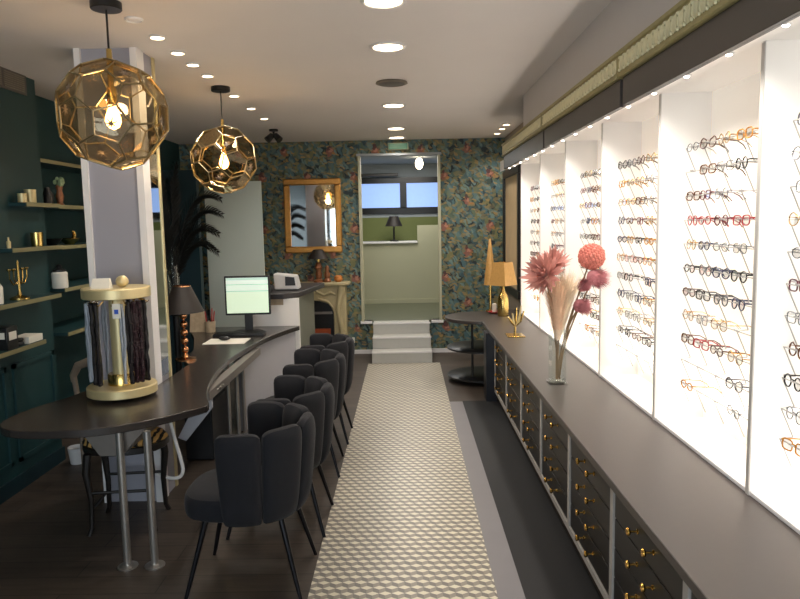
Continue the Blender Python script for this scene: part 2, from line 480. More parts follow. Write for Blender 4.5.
# floor finishes
slab('floor_tile_strip', M['greytile'], (.389, -1.6, 0, .512, 6.38, .004))
slab('floor_black_tile', M['blackmat'], (.512, -1.6, 0, .85, 6.4, .004))
def mosaic():
    b = MB()
    w = .0588; s = w / math.sqrt(3)
    x0, x1, y0, y1 = -.475, .389, -1.6, 8.2
    nrow = int((y1 - y0) / (1.5 * s)) + 2
    for r in range(nrow):
        for c in range(16):
            cx = x0 + (c + (.5 if r % 2 else 0)) * w
            cy = y0 + r * 1.5 * s
            p = [(cx + s * math.sin(a * PI / 3), cy + s * math.cos(a * PI / 3)) for a in range(6)]
            ctr = (cx, cy)
            for mi, q in ((0, (p[0], p[5], ctr, p[1])), (1, (p[5], p[4], p[3], ctr)), (2, (p[1], ctr, p[3], p[2]))):
                q = [(min(max(x, x0), x1), min(max(y, y0), y1)) for x, y in q]
                a = sum(q[i][0] * q[(i + 1) % 4][1] - q[(i + 1) % 4][0] * q[i][1] for i in range(4)) / 2
                if abs(a) < 1e-5: continue
                b.add([(x, y, .006) for x, y in q], [(0, 1, 2, 3)], mi)
    return b
ru = mosaic().build('floor_runner', [M['tileA'], M['tileB'], M['tileC']])
ru.location = (0, 0, 0)
tag(ru, 'long cream and grey tumbling-block patterned runner down the middle of floor', 'runner')

st = empty('staircase', (-.065, 8.55, 0))
tag(st, 'three pale patterned steps leading up to the back room doorway', 'steps')
for i, (y0, zt) in enumerate(((8.21, .142), (8.45, .284), (8.69, .427))):
    o = MB().box(-.365, y0 - 8.55, .142 * i, .365 - i * .006, 8.9 - 8.55, zt).build('step', M['steptile'], st, bevel=.004)
    n = MB().box(-.365, y0 - .006 - 8.55, zt - .016, .365, y0 + .012 - 8.55, zt + .003).build('nosing', M['white_trim'], o)

# cornice and fascia over the displays (structure)
YB = [-1.2, 1.3, 3.2, 4.95, 6.95]
k = 10
for i in range(4):
    y0, y1 = YB[i] + .008, YB[i + 1] - .008
    b = MB()
    prof = [(1.0, 2.322), (.972, 2.322), (.966, 2.328), (.966, 2.34), (.974, 2.345), (.974, 2.422), (.966, 2.426), (.964, 2.44), (1.0, 2.44)]
    n = len(prof)
    b.add([(x, y, z) for y in (y0, y1) for x, z in prof], [tuple(range(n)), tuple(range(2 * n - 1, n - 1, -1))] +
          [(j, n + j, n + (j + 1) % n, (j + 1) % n) for j in range(n)])
    y = y0 + .05
    while y < y1 - .03:
        b.ball((.972, y, 2.383), .03, 6, 1, sc=(.3, .4, 1))
        for sg in (-1, 1):
            b.tube([(.973, y + sg * .006, 2.353), (.970, y + sg * .018, 2.366), (.970, y + sg * .022, 2.39), (.973, y + sg * .01, 2.412)], [.004, .006, .005, .004], 4, 1)
        b.ball((.972, y + .03, 2.410), .008, 5, 1); b.ball((.972, y + .03, 2.356), .008, 5, 1)
        y += .06
    struct(b.build('trim_%d' % k, [M['frieze'], M['frieze_hi']])); k += 1
    struct(MB().box(.985, y0 + .012, 2.2, 1.0, y1 - .012, 2.325).build('trim_%d' % k, M['fascia'], bevel=.002)); k += 1
slab('trim_5', M['black'], (1.0, -1.2, 2.2, 1.012, 6.95, 2.325))

# ================================================================ CEILING FITTINGS
def downlight(name, x, y, r, label, group, ms, watts, blend=.6, angle=2.4, col=(1, .93, .85)):
    t = empty(name, (x, y, CE))
    tag(t, label, 'ceiling light', group)
    MB().lathe([(r * .78, -.001), (r, -.001), (r, -.006), (r * .86, -.012), (r * .78, -.006)], 24).build('trim_ring', M['white_trim'], t)
    MB().lathe([(r * .78, -.002), (r * .78, -.008), (r * .4, -.011)], 24).build('diffuser', ms, t)
    l = bpy.data.lights.new(name + '_lamp', 'SPOT'); l.energy = watts; l.spot_size = angle; l.spot_blend = blend
    l.color = col; l.shadow_soft_size = r * .8
    lo = bpy.data.objects.new(name + '_lamp', l); COL.objects.link(lo); lo.location = (x, y, CE - .03)
for i, (y, wd) in enumerate(((3.37, 'closest of the row, cut by the top of the picture'), (4.22, 'second along the centre row, before the smoke detector'),
                             (6.28, 'third along the centre row, just past the smoke detector'), (7.8, 'fourth along the centre row'),
                             (8.62, 'last of the centre row, against the wallpaper wall'))):
    downlight('ceiling_downlight', -.082, y, .11, 'large round white downlight, ' + wd, 'large downlights along the ceiling centre', M['spot'], 40)
names = ['nearest lit', 'second lit', 'third lit', 'fourth lit', 'fifth lit', 'sixth lit', 'farthest lit']
us = empty('ceiling_spotlight', (-1.335, 3.57, CE)); tag(us, 'small unlit recessed spotlight nearest the first globe pendant', 'ceiling light')
MB().lathe([(.035, -.001), (.045, -.001), (.045, -.006), (.039, -.012), (.035, -.006)], 24).build('trim_ring', M['white_trim'], us)
MB().lathe([(.035, -.002), (.035, -.006), (.018, -.004)], 24).build('diffuser', M['ceil'], us)
for i, y in enumerate((3.9, 4.25, 4.56, 4.9, 5.66, 6.28, 6.88)):
    lab = 'small warm recessed spotlight, %s one in the row above the desk' % names[i]
    downlight('ceiling_spotlight', -1.335 - .01 * i / 3, y, .045, lab, 'small spotlights above the desk', M['spot_s'], 15)
for i, y in enumerate((7.66, 8.0, 8.42)):
    lab = 'small warm recessed spotlight in right rear ceiling, %s of three' % ('nearest', 'middle', 'farthest')[i]
    downlight('ceiling_spotlight', 1.12, y, .045, lab, 'small spotlights above the end table', M['spot_s'], 14)

sd = empty('ceiling_vent', (-.08, 5.27, CE)); tag(sd, 'round dark grey flush ceiling vent between two large downlights', 'vent')
MB().lathe([(.115, -.001), (.12, -.012), (.10, -.018), (.095, -.012)], 24).build('vent_ring', M['vent'], sd)
MB().lathe([(.095, -.004), (.095, -.012), (.05, -.02)], 24).build('vent_disc', M['darkvent'], sd)

hs = empty('ceiling_track_spot', (-1.42, 7.7, CE)); tag(hs, 'small black double-headed spotlight hanging at the rear left ceiling', 'spotlight')
MB().lathe([(.05, 0), (.05, -.02), (.012, -.025), (.012, -.09)], 14).build('mount', M['black'], hs)
for s in (-1, 1):
    MB().tube([(s * .015, 0, -.06), (s * .07, -.03, -.12)], [.03, .04], 10).build('lamp_head', M['black'], hs)

vt = empty('wall_vent', (-2.57, 4.45, 2.68)); tag(vt, 'rectangular grey air vent grille high on the left teal wall', 'vent')
MB().box(-.0, -.36, -.075, .012, .36, .055).build('vent_frame', M['darkvent'], vt)
g = MB()
for i in range(8): g.box(.012, -.33, -.06 + i * .0135, .018, .06, -.053 + i * .0135)
for i in range(8): g.box(.012, .09, -.06 + i * .0135, .018, .33, -.053 + i * .0135)
g.build('grille', M['vent'], vt)

# pendants: amber truncated-icosahedron globes
def trunc_ico(r):
    ph = (1 + 5 ** .5) / 2
    vs = [V(p).normalized() for p in [(-1, ph, 0), (1, ph, 0), (-1, -ph, 0), (1, -ph, 0), (0, -1, ph), (0, 1, ph), (0, -1, -ph), (0, 1, -ph),
                                      (ph, 0, -1), (ph, 0, 1), (-ph, 0, -1), (-ph, 0, 1)]]
    R = Matrix.Rotation(.3, 3, 'X') @ Matrix.Rotation(.5, 3, 'Z')
    vs = [R @ v for v in vs]
    L = min((vs[0] - v).length for v in vs[1:]) * 1.05
    nb = {i: [j for j in range(12) if j != i and (vs[i] - vs[j]).length < L] for i in range(12)}
    P, idx = [], {}
    for i in range(12):
        for j in nb[i]:
            idx[(i, j)] = len(P); P.append((vs[i] + (vs[j] - vs[i]) / 3).normalized() * r)
    F = []
    for i in range(12):
        n = vs[i]; u = n.orthogonal().normalized(); w = n.cross(u)
        F.append(tuple(idx[(i, j)] for j in sorted(nb[i], key=lambda j: math.atan2(vs[j].dot(w), vs[j].dot(u)))))
    for i in range(12):
        for j in nb[i]:
            for k in nb[i]:
                if i < j < k and k in nb[j]:
                    F.append((idx[(i, j)], idx[(j, i)], idx[(j, k)], idx[(k, j)], idx[(k, i)], idx[(i, k)]))
    return P, F
def pendant(loc, label, rz):
    t = empty('pendant_lamp', loc); tag(t, label, 'pendant lamp', 'amber faceted globe pendants')
    t.rotation_euler = (0, 0, rz)
    drop = CE - loc[2]
    P, F = trunc_ico(.254)
    MB().add(P, F).build('globe', M['amber'], t)
    b = MB(); E = set()
    for f in F:
        for i in range(len(f)):
            E.add(tuple(sorted((f[i], f[(i + 1) % len(f)]))))
    for a, c in E: b.tube([P[a], P[c]], .0042, 5)
    b.build('globe_frame', M['globe_brass'], t)
    for f in F[:12]:
        b = MB()
        c = sum((P[i] for i in f), V((0, 0, 0))) / len(f)
        n = c.normalized(); u = n.orthogonal().normalized(); w = n.cross(u)
        for q in range(7):
            a = q * 2 * PI / 7
            b.tube([c, c + (u * math.cos(a) + w * math.sin(a)) * .03], [.005, .001], 4)
        b.build('facet_star', M['oldwood2'], t)  # modelled spokes imitate star-shaped reflections in the glass
    MB().tube([(0, 0, .25), (0, 0, drop - .03)], .005, 8).build('cord', M['black'], t)
    MB().lathe([(.07, drop), (.07, drop - .03), (.066, drop - .034)], 24).build('ceiling_rose', M['black'], t)
    MB().lathe([(.012, .30), (.014, .13), (.022, .12), (.022, .05), (.018, .045)], 14).build('socket', M['gold'], t)
    MB().lathe([(.014, .05), (.02, .03), (.034, -.01), (.036, -.03), (.026, -.055), (.006, -.066)], 16).build('bulb', M['bulb'], t)
    l = bpy.data.lights.new('pendant_bulb', 'POINT'); l.energy = 7; l.color = (1, .78, .52); l.shadow_soft_size = .04
    lo = bpy.data.objects.new('pendant_bulb', l); COL.objects.link(lo); lo.location = (loc[0], loc[1], loc[2] - .1)
pendant((-1.363, 3.31, 2.226), 'large amber glass faceted globe pendant lamp nearest the camera, before the pillar', .4)
pendant((-1.367, 5.32, 2.195), 'smaller-looking amber glass faceted globe pendant lamp farther back, beside the palm', 1.3)

# ================================================================ RIGHT: COUNTER, DRAWERS, DISPLAYS
ct = MB()
cxx, cyy, rr = .80, 7.28, .395
pts = [(.79, .3), (1.26, .3), (1.26, 7.8), (.9, 7.8)]
pts += [(cxx + rr * math.cos(a), cyy + rr * math.sin(a)) for a in [math.radians(d) for d in range(80, 266, 8)]]
ct.prism(pts, .655, .69)
tag(ct.build('countertop', M['counter'], bevel=.004), 'long taupe worktop running under the lit eyewear displays to a rounded end', 'countertop')
et = empty('end_shelf_unit', (.8, 7.28, 0)); tag(et, 'open half-round black shelves under the far rounded counter end', 'shelf unit')
for z in (.37, .07):
    MB().lathe([(.36, z - .022), (.375, z - .018), (.375, z - .004), (.37, z)], 40).build('shelf', M['black'], et)
MB().tube([(-.12, -.15, .03), (-.12, -.15, .655)], .013, 10).build('post', M['black'], et)
ep = MB().box(.735, 6.36, 0, .835, 6.56, .655)
tag(ep.build('end_post', M['navy'], bevel=.004), 'dark navy square post at the far end of the drawer cabinets', 'post')

bnd = [6.35, 5.62, 4.885, 4.15, 3.415, 2.68, 1.945, 1.21]
seq = ['farthest', 'second farthest', 'third farthest', 'middle one', 'third nearest', 'second nearest', 'nearest']
def drawer_unit():
    w = .735
    t = empty('drawer_cabinet', (0, 0, 0))
    b = MB()
    b.box(0, 0, .1, .03, .02, .655); b.box(0, w - .02, .1, .03, w, .655); b.box(0, .02, .1, .03, w - .02, .13); b.box(0, .02, .635, .03, w - .02, .655)
    b.build('cabinet_frame', M['frame_grey'], t)
    MB().box(.03, 0, .1, .6, w, .655).box(.08, 0, 0, .6, w, .1).build('carcass', M['black'], t)
    z0 = .134; hh = (.632 - z0) / 4
    for i in range(4):
        a = z0 + i * hh
        d = MB().box(.006, .026, a + .003, .03, w - .026, a + hh - .003).build('drawer', M['drawer'], t, bevel=.0025)
        for yy in (w / 2 - .09, w / 2 + .07):
            MB().lathe([(.010, 0), (.010, .003), (.004, .006), (.004, .026), (.013, .03), (.0155, .036), (.013, .041), (.004, .043)], 14,
                       T=Matrix.Translation((.006, yy, a + hh * .55)) @ Matrix.Rotation(-PI / 2, 4, 'Y')).build('knob', M['brass'], d)
    return t
d0 = drawer_unit()
for i in range(7):
    o = d0 if i == 0 else copy_tree(d0)
    o.location = (.812, bnd[i + 1], 0)
    tag(o, 'black four-drawer cabinet with brass knobs under counter, %s of the row' % seq[i], 'drawer cabinet', 'drawer cabinets under the right counter')

# display bays
DV = [7.37, 6.33, 5.34, 4.36, 3.385, 2.43, 1.45, .45]
bayname = ['farthest', 'second farthest', 'third farthest', 'middle', 'third nearest', 'second nearest', 'nearest']
bayname = ['farthest', 'second farthest', 'third farthest', 'third nearest', 'second nearest', 'nearest', 'rightmost']
lit_w = 6.5
for i in range(7):
    y1, y0 = DV[i], DV[i + 1]
    t = empty('display_cabinet', (1.23, (y0 + y1) / 2, .69))
    h = (y1 - y0) / 2
    tag(t, 'white backlit eyewear display bay on right wall, %s of the row' % bayname[i], 'display cabinet', 'lit display bays')
    MB().box(.24, -h, 0, .262, h, 1.6).build('back_panel', M['lit'], t)
    for s in (-1, 1):
        MB().box(0, s * h - .012 if s > 0 else -h, 0, .24, s * h if s > 0 else -h + .012, 1.6).build('side_panel', M['white'], t)
    MB().box(0, -h + .012, 0, .018, h - .012, .018).build('bottom_rail', M['white_trim'], t, bevel=.003)
    for s in (-1, 1):
        MB().box(-.004, s * h - .011 if s > 0 else -h, 0, 0, s * h if s > 0 else -h + .011, 1.59).build('front_edge', M['edge_grey'], t)  # grey strip paints in the weaker light on the white panel's edge
    MB().box(.018, -h + .012, 0, .24, h - .012, .012).build('floor_panel', M['lit'], t)
    MB().add([(-.218, -h, 1.515), (0, -h, 1.595), (.262, -h, 1.595), (-.218, h, 1.515), (0, h, 1.595), (.262, h, 1.595), (-.218, -h, 1.62), (.262, -h, 1.62), (-.218, h, 1.62), (.262, h, 1.62)],
             [(0, 1, 4, 3), (1, 2, 5, 4), (6, 8, 9, 7), (0, 3, 8, 6), (2, 7, 9, 5), (0, 6, 7, 2, 1), (3, 4, 5, 9, 8)]).build('soffit', M['white'], t)
    for nm, xx, z, zr, pw in (('display_top_lamp', 1.10, 2.226, -.30, lit_w), ('display_low_lamp', 1.36, .73, PI + .25, lit_w * .35)):
        l = bpy.data.lights.new(nm, 'AREA'); l.shape = 'RECTANGLE'; l.size = .1; l.size_y = 2 * h - .1; l.energy = pw; l.color = (1, .93, .85)
        lo = bpy.data.objects.new(nm, l); COL.objects.link(lo); lo.location = (xx, (y0 + y1) / 2, z); lo.rotation_euler = (0, zr, 0); l.spread = 1.9
i = 0
ordn = ['first', 'second', 'third', 'fourth', 'fifth', 'sixth', 'seventh', 'eighth', 'ninth', 'tenth', 'eleventh', 'twelfth', 'thirteenth', 'fourteenth', 'fifteenth', 'sixteenth', 'seventeenth']
y = 1.935
led0 = None
for i in range(16):
    if led0 is None:
        led0 = empty('led_spot', (0, 0, 0))
        MB().lathe([(.016, 0), (.017, -.004), (.012, -.007)], 14).build('bezel', M['white_trim'], led0)
        MB().ball((0, 0, -.006), .010, 10, sc=(1, 1, .6)).build('led_lens', M['led'], led0)
        o = led0
    else:
        o = copy_tree(led0)
    o.location = (1.035, y, 2.213)
    tag(o, 'tiny bright LED spot under the dark fascia, %s counted from the camera' % ordn[i], 'led spot', 'LED spots under the fascia')
    y += .33

# eyewear racks and spectacles
ROWZ = [2.01 - .109 * i for i in range(11)]
rk_mat = M['acrylic']
def rack(y0, y1, label):
    t = empty('eyewear_rack', (1.30, (y0 + y1) / 2, 0)); tag(t, label, 'eyewear rack', 'clear racks in the display bays')
    h = (y1 - y0) / 2
    n = 5
    for k in range(n):
        yy = -h + 2 * h * k / (n - 1)
        p = []
        for z in ROWZ:
            p += [(.045, yy, z + .004), (0, yy, z), (.045, yy, z - .103)]
        MB().tube(p, .0026, 5, smooth=False).build('side_bracket', M['rackgrey'], t)
    for z in ROWZ:
        b = MB().tube([(0, -h, z), (0, h, z)], .0024, 5)
        for q in range(int(2 * h / .155)):
            for sg in (-1, 1): b.tube([(0, h - .085 - q * .155 + sg * .009, z), (-.012, h - .085 - q * .155 + sg * .009, z + .006)], .0035, 5)
        b.build('rail', M['rackgrey'], t)
M['rackgrey'] = mat('smoky_acrylic_rod', '#a6a39e', .3, .1, var=.1)

# spectacle prototypes
fcol = {'black': mat('black_acetate', '#151515', .25), 'tortoiseshell': mat('tortoise_acetate', '#5a3418', .25, var=.6, scale=90),
        'red': mat('red_acetate', '#9c2028', .3), 'gold': mat('gold_wire', '#b98a3c', .25, .8), 'silver': mat('silver_wire', '#82868c', .25, .8),
        'brown': mat('brown_acetate', '#4a2d22', .3), 'navy': mat('navy_acetate', '#1d2848', .3), 'amber': mat('amber_acetate', '#b0762c', .25),
        'burgundy': mat('burgundy_acetate', '#571a2a', .3), 'grey': mat('grey_acetate', '#4d4d50', .3)}
def rim_pts(kind, cy, n=14):
    P = []
    for k in range(n):
        a = 2 * PI * k / n
        c, s = math.cos(a), math.sin(a)
        if kind == 'round': P.append((0, cy + .0225 * c, .0215 * s))
        elif kind == 'square':
            e = .55
            P.append((0, cy + .026 * math.copysign(abs(c) ** e, c), .019 * math.copysign(abs(s) ** e, s)))
        elif kind == 'oval': P.append((0, cy + .026 * c, .0175 * s))
        else:
            out = 1 if c * cy > 0 else 0
            P.append((0, cy + .026 * c, .0195 * s + (.006 if s > .3 and out else 0)))
    return P
FM = {}
def glasses_parts(kind, colr, thick):
    key = (kind, colr)
    if key in FM: return FM[key]
    fr = MB()
    for sg in (-1, 1):
        fr.tube(rim_pts(kind, sg * .034), thick, 5, closed=True)
        fr.tube([(0, sg * .058, .008), (.004, sg * .069, .010), (.012, sg * .071, .010)], thick * 1.2, 5)
    fr.tube([(0, -.0125, .006), (-.002, 0, .010), (0, .0125, .006)], thick, 5)
    le = []
    for sg in (-1, 1):
        p = rim_pts(kind, sg * .034)
        le.append(MB().add(p, [tuple(range(len(p)))]))
    te = [MB().tube([(.012, sg * .071, .010), (.09, sg * .069, .009), (.118, sg * .066, -.004), (.135, sg * .064, -.022)], [thick * 1.1, thick * .9, thick, thick * .8], 5) for sg in (-1, 1)]
    FM[key] = (fr, le, te)
    return FM[key]
PROTO = {}
def spectacles(kind, colr, thick, detailed):
    key = (kind, colr, detailed)
    if key in PROTO:
        return copy_tree(PROTO[key])
    fr, le, te = glasses_parts(kind, colr, thick)
    if detailed:
        t = empty('eyeglasses')
        fr.build('frame', fcol[colr], t)
        for q in le: q.build('lens', M['lens'], t)
        for q in te: q.build('temple', fcol[colr], t)
    else:
        b = MB()
        for q in [fr] + te: b.add(q.v, q.f, 0, True)
        for q in le: b.add(q.v, q.f, 1)
        t = b.build('eyeglasses', [fcol[colr], M['lens']])
    PROTO[key] = t
    return t
KIND = ['round', 'square', 'oval', 'cateye']
KWORD = {'round': 'round', 'square': 'rectangular', 'oval': 'oval', 'cateye': 'cat-eye'}
COLS = ['black', 'tortoiseshell', 'gold', 'silver', 'brown', 'gold', 'silver', 'grey', 'gold', 'silver', 'navy', 'amber', 'burgundy']
rowword = ['top', 'second', 'third', 'fourth', 'fifth', 'sixth', 'seventh', 'eighth', 'ninth', 'tenth', 'bottom']
slotword = ['far end', 'second from far end', 'third from far end', 'fourth from far end']
bays = [('nearest', 2.36, 1.6, 2, .22, True), ('second nearest', 3.24, 2.52, 4, .152, True), ('third nearest', 4.25, 3.5, 4, .155, True),
        ('third farthest', 5.17, 4.5, 4, .155, False), ('second farthest', 6.2, 5.5, 3, .16, False), ('farthest', 7.2, 6.5, 3, .16, False)]
rnd = random.Random(11)
for bn, yf, yn, ns, pitch, det in bays:
    rack(yn, yf, 'clear acrylic eyewear rack with eleven rails in the %s lit display bay' % bn)
    for r, z in enumerate(ROWZ):
        kept = 0
        for s in range(ns):
            skip = rnd.random()
            kd = rnd.choice(KIND); cl = rnd.choice(COLS)
            if bn == 'second nearest' and r == 3: cl = ('red', 'red', 'burgundy', 'red')[s]
            if bn == 'second nearest' and r == 8 and s == 1: cl = 'red'
            if bn == 'second nearest' and r in (9, 10) and s in (1, 2): continue
            if skip < .07 and r > 0: continue
            if bn == 'third nearest' and r == 10 : continue
            o = spectacles(kd, cl, .0018 if cl in ('gold', 'silver') else .0028, det)
            yy = yf - .085 - s * pitch + rnd.uniform(-.015, .015)
            o.location = (1.297, yy, z - .001)
            o.rotation_euler = (0, rnd.uniform(.02, .1), rnd.uniform(-.12, .12))
            tag(o, '%s %s eyeglasses, %s row, %s of the %s display bay' % (cl, KWORD[kd], rowword[r], slotword[kept], bn), 'eyeglasses', 'eyeglasses on the display racks')
            kept += 1

# ================================================================ RECEPTION DESK
dk = empty('reception_desk', (0, 0, 0))
tag(dk, 'dark curved reception desk with rounded near end on steel legs', 'desk')
nearc = smooth_poly([(-1.9, 4.1), (-1.97, 3.75), (-2.05, 3.4), (-1.95, 3.2), (-1.64, 3.16), (-1.34, 3.28), (-1.08, 3.55), (-1.14, 3.8)], 0)
out = [(-1.9, 4.1)] + [tuple(p[:2]) for p in bz((-1.95, 3.85, 0), (-2.27, 3.12, 0), (-1.64, 3.2, 0), 12)] + \
      [tuple(p[:2]) for p in bz((-1.58, 3.205, 0), (-1.3, 3.27, 0), (-1.085, 3.62, 0), 8)] + \
      [tuple(p[:2]) for p in bz((-1.09, 3.68, 0), (-1.26, 4.1, 0), (-1.29, 4.85, 0), 8)] + \
      [tuple(p[:2]) for p in bz((-1.285, 5.0, 0), (-1.26, 5.85, 0), (-1.02, 6.46, 0), 10)] + \
      [(-1.02, 6.49), (-2.0, 6.49), (-1.97, 6.2), (-1.85, 5.9), (-1.67, 5.3), (-1.62, 4.9), (-1.53, 4.74), (-1.53, 4.1)]
MB().prism(out, .70, .74).build('desktop', M['desk'], dk, bevel=.004)
for x, y in ((-1.43, 3.30), (-1.295, 3.305)):
    lg = MB().tube([(x, y, .0), (x, y, .70)], .019, 14).build('leg', M['steel'], dk)
    MB().lathe([(.05, 0), (.05, .006), (.022, .012)], 18, (x, y, 0)).build('foot_plate', M['steel'], lg)
for x, y in ((-1.375, 5.15), (-1.35, 5.32), (-1.335, 5.47)):
    lg = MB().tube([(x, y, .0), (x, y, .66)], .016, 12).build('leg', M['steel'], dk)
    MB().lathe([(.04, 0), (.04, .006), (.018, .012)], 16, (x, y, 0)).build('foot_plate', M['steel'], lg)
# V-shaped folded steel bracket under the near end and the long beam under the inner edge
w = MB().add([(-1.66, 3.36, .70), (-1.385, 3.33, .70), (-1.315, 3.36, .70), (-1.556, 3.35, .56), (-1.445, 3.35, .56),
              (-1.66, 3.9, .70), (-1.385, 3.9, .70), (-1.315, 3.9, .70), (-1.556, 3.9, .56), (-1.445, 3.9, .56)],
             [(0, 1, 4, 3), (1, 2, 4), (5, 8, 9, 6), (6, 9, 7), (0, 3, 8, 5), (3, 4, 9, 8), (4, 2, 7, 9), (0, 5, 6, 7, 2, 1)])
w.build('support_bracket', M['steel_dark'], dk)
b = MB().box(-1.275, 4.12, .635, -1.215, 5.62, .69)
bm_ = b.build('support_beam', M['steel_dark'], dk)
bb = MB()
for t in range(3): bb.lathe([(.008, 0), (.008, .01), (.002, .012)], 8, T=Matrix.Translation((-1.215, 4.3 + .06 * t, .662)) @ Matrix.Rotation(PI / 2, 4, 'Y'))
bb.build('bolt', M['steel'], bm_)
MB().prism([(-1.31, .635), (-1.225, .635), (-1.225, .57), (-1.40, .36), (-1.45, .38)], 0, .02, T=Matrix.Translation((0, 4.22, 0)) @ Matrix(((1, 0, 0, 0), (0, 0, -1, 0), (0, 1, 0, 0), (0, 0, 0, 1)))).build('white_bracket', M['frontpanel'], dk)
# curved white front
cur = [tuple(p[:2]) for p in bz((-1.36, 5.56, 0), (-1.3, 5.95, 0), (-1.06, 6.47, 0), 12)]
MB().prism(cur + [(x - .04, y + .02) for x, y in reversed(cur)], 0, .70).build('front_panel', M['frontpanel'], dk)

rp = empty('reception_partition', (-1.24, 6.6, 0)); tag(rp, 'white waist-high partition with dark pointed top behind the monitor', 'partition')
MB().box(-.26, -.09, 0, .215, -.05, 1.0).build('white_panel', M['white'], rp, bevel=.003)
MB().box(.17, -.05, 0, .215, 1.0, 1.0).build('side_panel', M['olive_grey'], rp)
MB().prism([(-.30, -.13), (.08, -.15), (.21, -.02), (.34, .98), (.30, 1.05), (-.1, 1.0), (-.3, .6)], 1.0, 1.05).build('top_shelf', M['deskedge'], rp, bevel=.005)

# small card picture on the partition
tag(MB().box(-1.335, 6.495, .94, -1.17, 6.505, 1.0).build('card_picture', M['card']), 'small tan picture card fixed to the white partition beside the monitor', 'card')

pr = empty('card_printer', (-1.19, 6.86, 1.05)); tag(pr, 'white desktop printer with dark screen on the partition top', 'printer')
MB().add([(-.11, -.1, .01), (.13, -.1, .01), (.13, .1, .01), (-.11, .1, .01), (-.12, -.08, .17), (.1, -.09, .145), (.1, .1, .145), (-.12, .1, .17)],
         [(0, 3, 2, 1), (4, 5, 6, 7), (0, 1, 5, 4), (1, 2, 6, 5), (2, 3, 7, 6), (3, 0, 4, 7)]).build('printer_body', M['greyplastic'], pr, bevel=.012)
MB().add([(.0, -.104, .05), (.1, -.104, .05), (.09, -.098, .13), (.0, -.098, .14)], [(0, 1, 2, 3)]).build('screen', M['darkplastic'], pr)
tp = empty('desk_phone', (-1.38, 6.62, 1.05)); tag(tp, 'black desk telephone beside the white printer on the partition', 'telephone')
MB().add([(-.06, -.08, 0), (.08, -.08, 0), (.08, .08, 0), (-.06, .08, 0), (-.06, -.08, .02), (.08, -.08, .02), (.08, .08, .07), (-.06, .08, .07)],
         [(0, 3, 2, 1), (4, 5, 6, 7), (0, 1, 5, 4), (1, 2, 6, 5), (2, 3, 7, 6), (3, 0, 4, 7)]).build('phone_base', M['darkplastic'], tp, bevel=.006)
MB().tube([(-.04, -.08, .06), (-.04, -.03, .085), (-.04, .05, .11), (-.04, .09, .10)], [.02, .013, .013, .02], 8).build('handset', M['darkplastic'], tp)

# monitor
mo = empty('computer_monitor', (-1.42, 6.12, .74)); tag(mo, 'black flat computer monitor showing pale green windows on the desk', 'monitor')
mo.rotation_euler = (0, 0, .06)
MB().box(-.2, -.0, .16, .2, .035, .51).build('bezel', M['darkplastic'], mo, bevel=.005)
def screen_mat():
    m = bpy.data.materials.new('lit_screen'); m.use_nodes = True; nt = m.node_tree; b_ = nt.nodes['Principled BSDF']
    tc = nd(nt, 'ShaderNodeTexCoord'); sp = nd(nt, 'ShaderNodeSeparateXYZ'); nt.links.new(tc.outputs['Object'], sp.inputs[0])
    r = nd(nt, 'ShaderNodeValToRGB'); r.color_ramp.interpolation = 'CONSTANT'
    stops = [(0, '#c3d6bc'), (.6, '#b8cfc0'), (.615, '#8fa9a0'), (.63, '#c6d9c8'), (.8, '#7f9a94'), (.815, '#c9dbcd'), (.93, '#a9c0b6')]
    els = r.color_ramp.elements
    els[0].position = 0; els[0].color = rgb(stops[0][1]) + (1,)
    els[1].position = stops[1][0]; els[1].color = rgb(stops[1][1]) + (1,)
    for p, c in stops[2:]:
        e = els.new(p); e.color = rgb(c) + (1,)
    f = math_node(nt, 'DIVIDE', math_node(nt, 'SUBTRACT', sp.outputs['Z'], .175), .32)
    nt.links.new(f, r.inputs['Fac']); nt.links.new(r.outputs['Color'], b_.inputs['Base Color']); nt.links.new(r.outputs['Color'], b_.inputs['Emission Color'])
    b_.inputs['Emission Strength'].default_value = .75; b_.inputs['Roughness'].default_value = .3
    return m
scn = MB().box(-.185, -.003, .178, .185, .0, .495).build('screen', screen_mat(), mo)
MB().box(-.035, .01, .02, .035, .03, .18).build('stand_neck', M['darkplastic'], mo)
MB().prism(smooth_poly([(-.13, -.06), (.13, -.06), (.11, .1), (-.11, .1)], 2), 0, .018).build('stand_foot', M['darkplastic'], mo)
kb = empty('keyboard', (-1.47, 5.98, .74)); tag(kb, 'black computer keyboard in front of the monitor', 'keyboard')
kb.rotation_euler = (0, 0, .05)
MB().box(-.22, -.075, 0, .22, .075, .02).build('keyboard_base', M['darkplastic'], kb, bevel=.004)
kk = MB()
for r in range(5):
    for c in range(17): kk.box(-.21 + c * .0248, -.065 + r * .026, .02, -.19 + c * .0248, -.045 + r * .026, .027)
kk.build('keys', M['black'], kb)
tag(MB().box(-.17, -.13, 0, .17, .13, .004).build('paper_sheet', M['paper'], loc=(-1.5, 5.66, .74)), 'white paper sheet lying in front of the keyboard', 'paper')
ms = MB().ball((0, 0, .012), .05, 14, sc=(1, .6, .35)); 
tag(ms.build('computer_mouse', M['darkplastic'], loc=(-1.53, 5.70, .7495)), 'black computer mouse on the white paper', 'mouse')

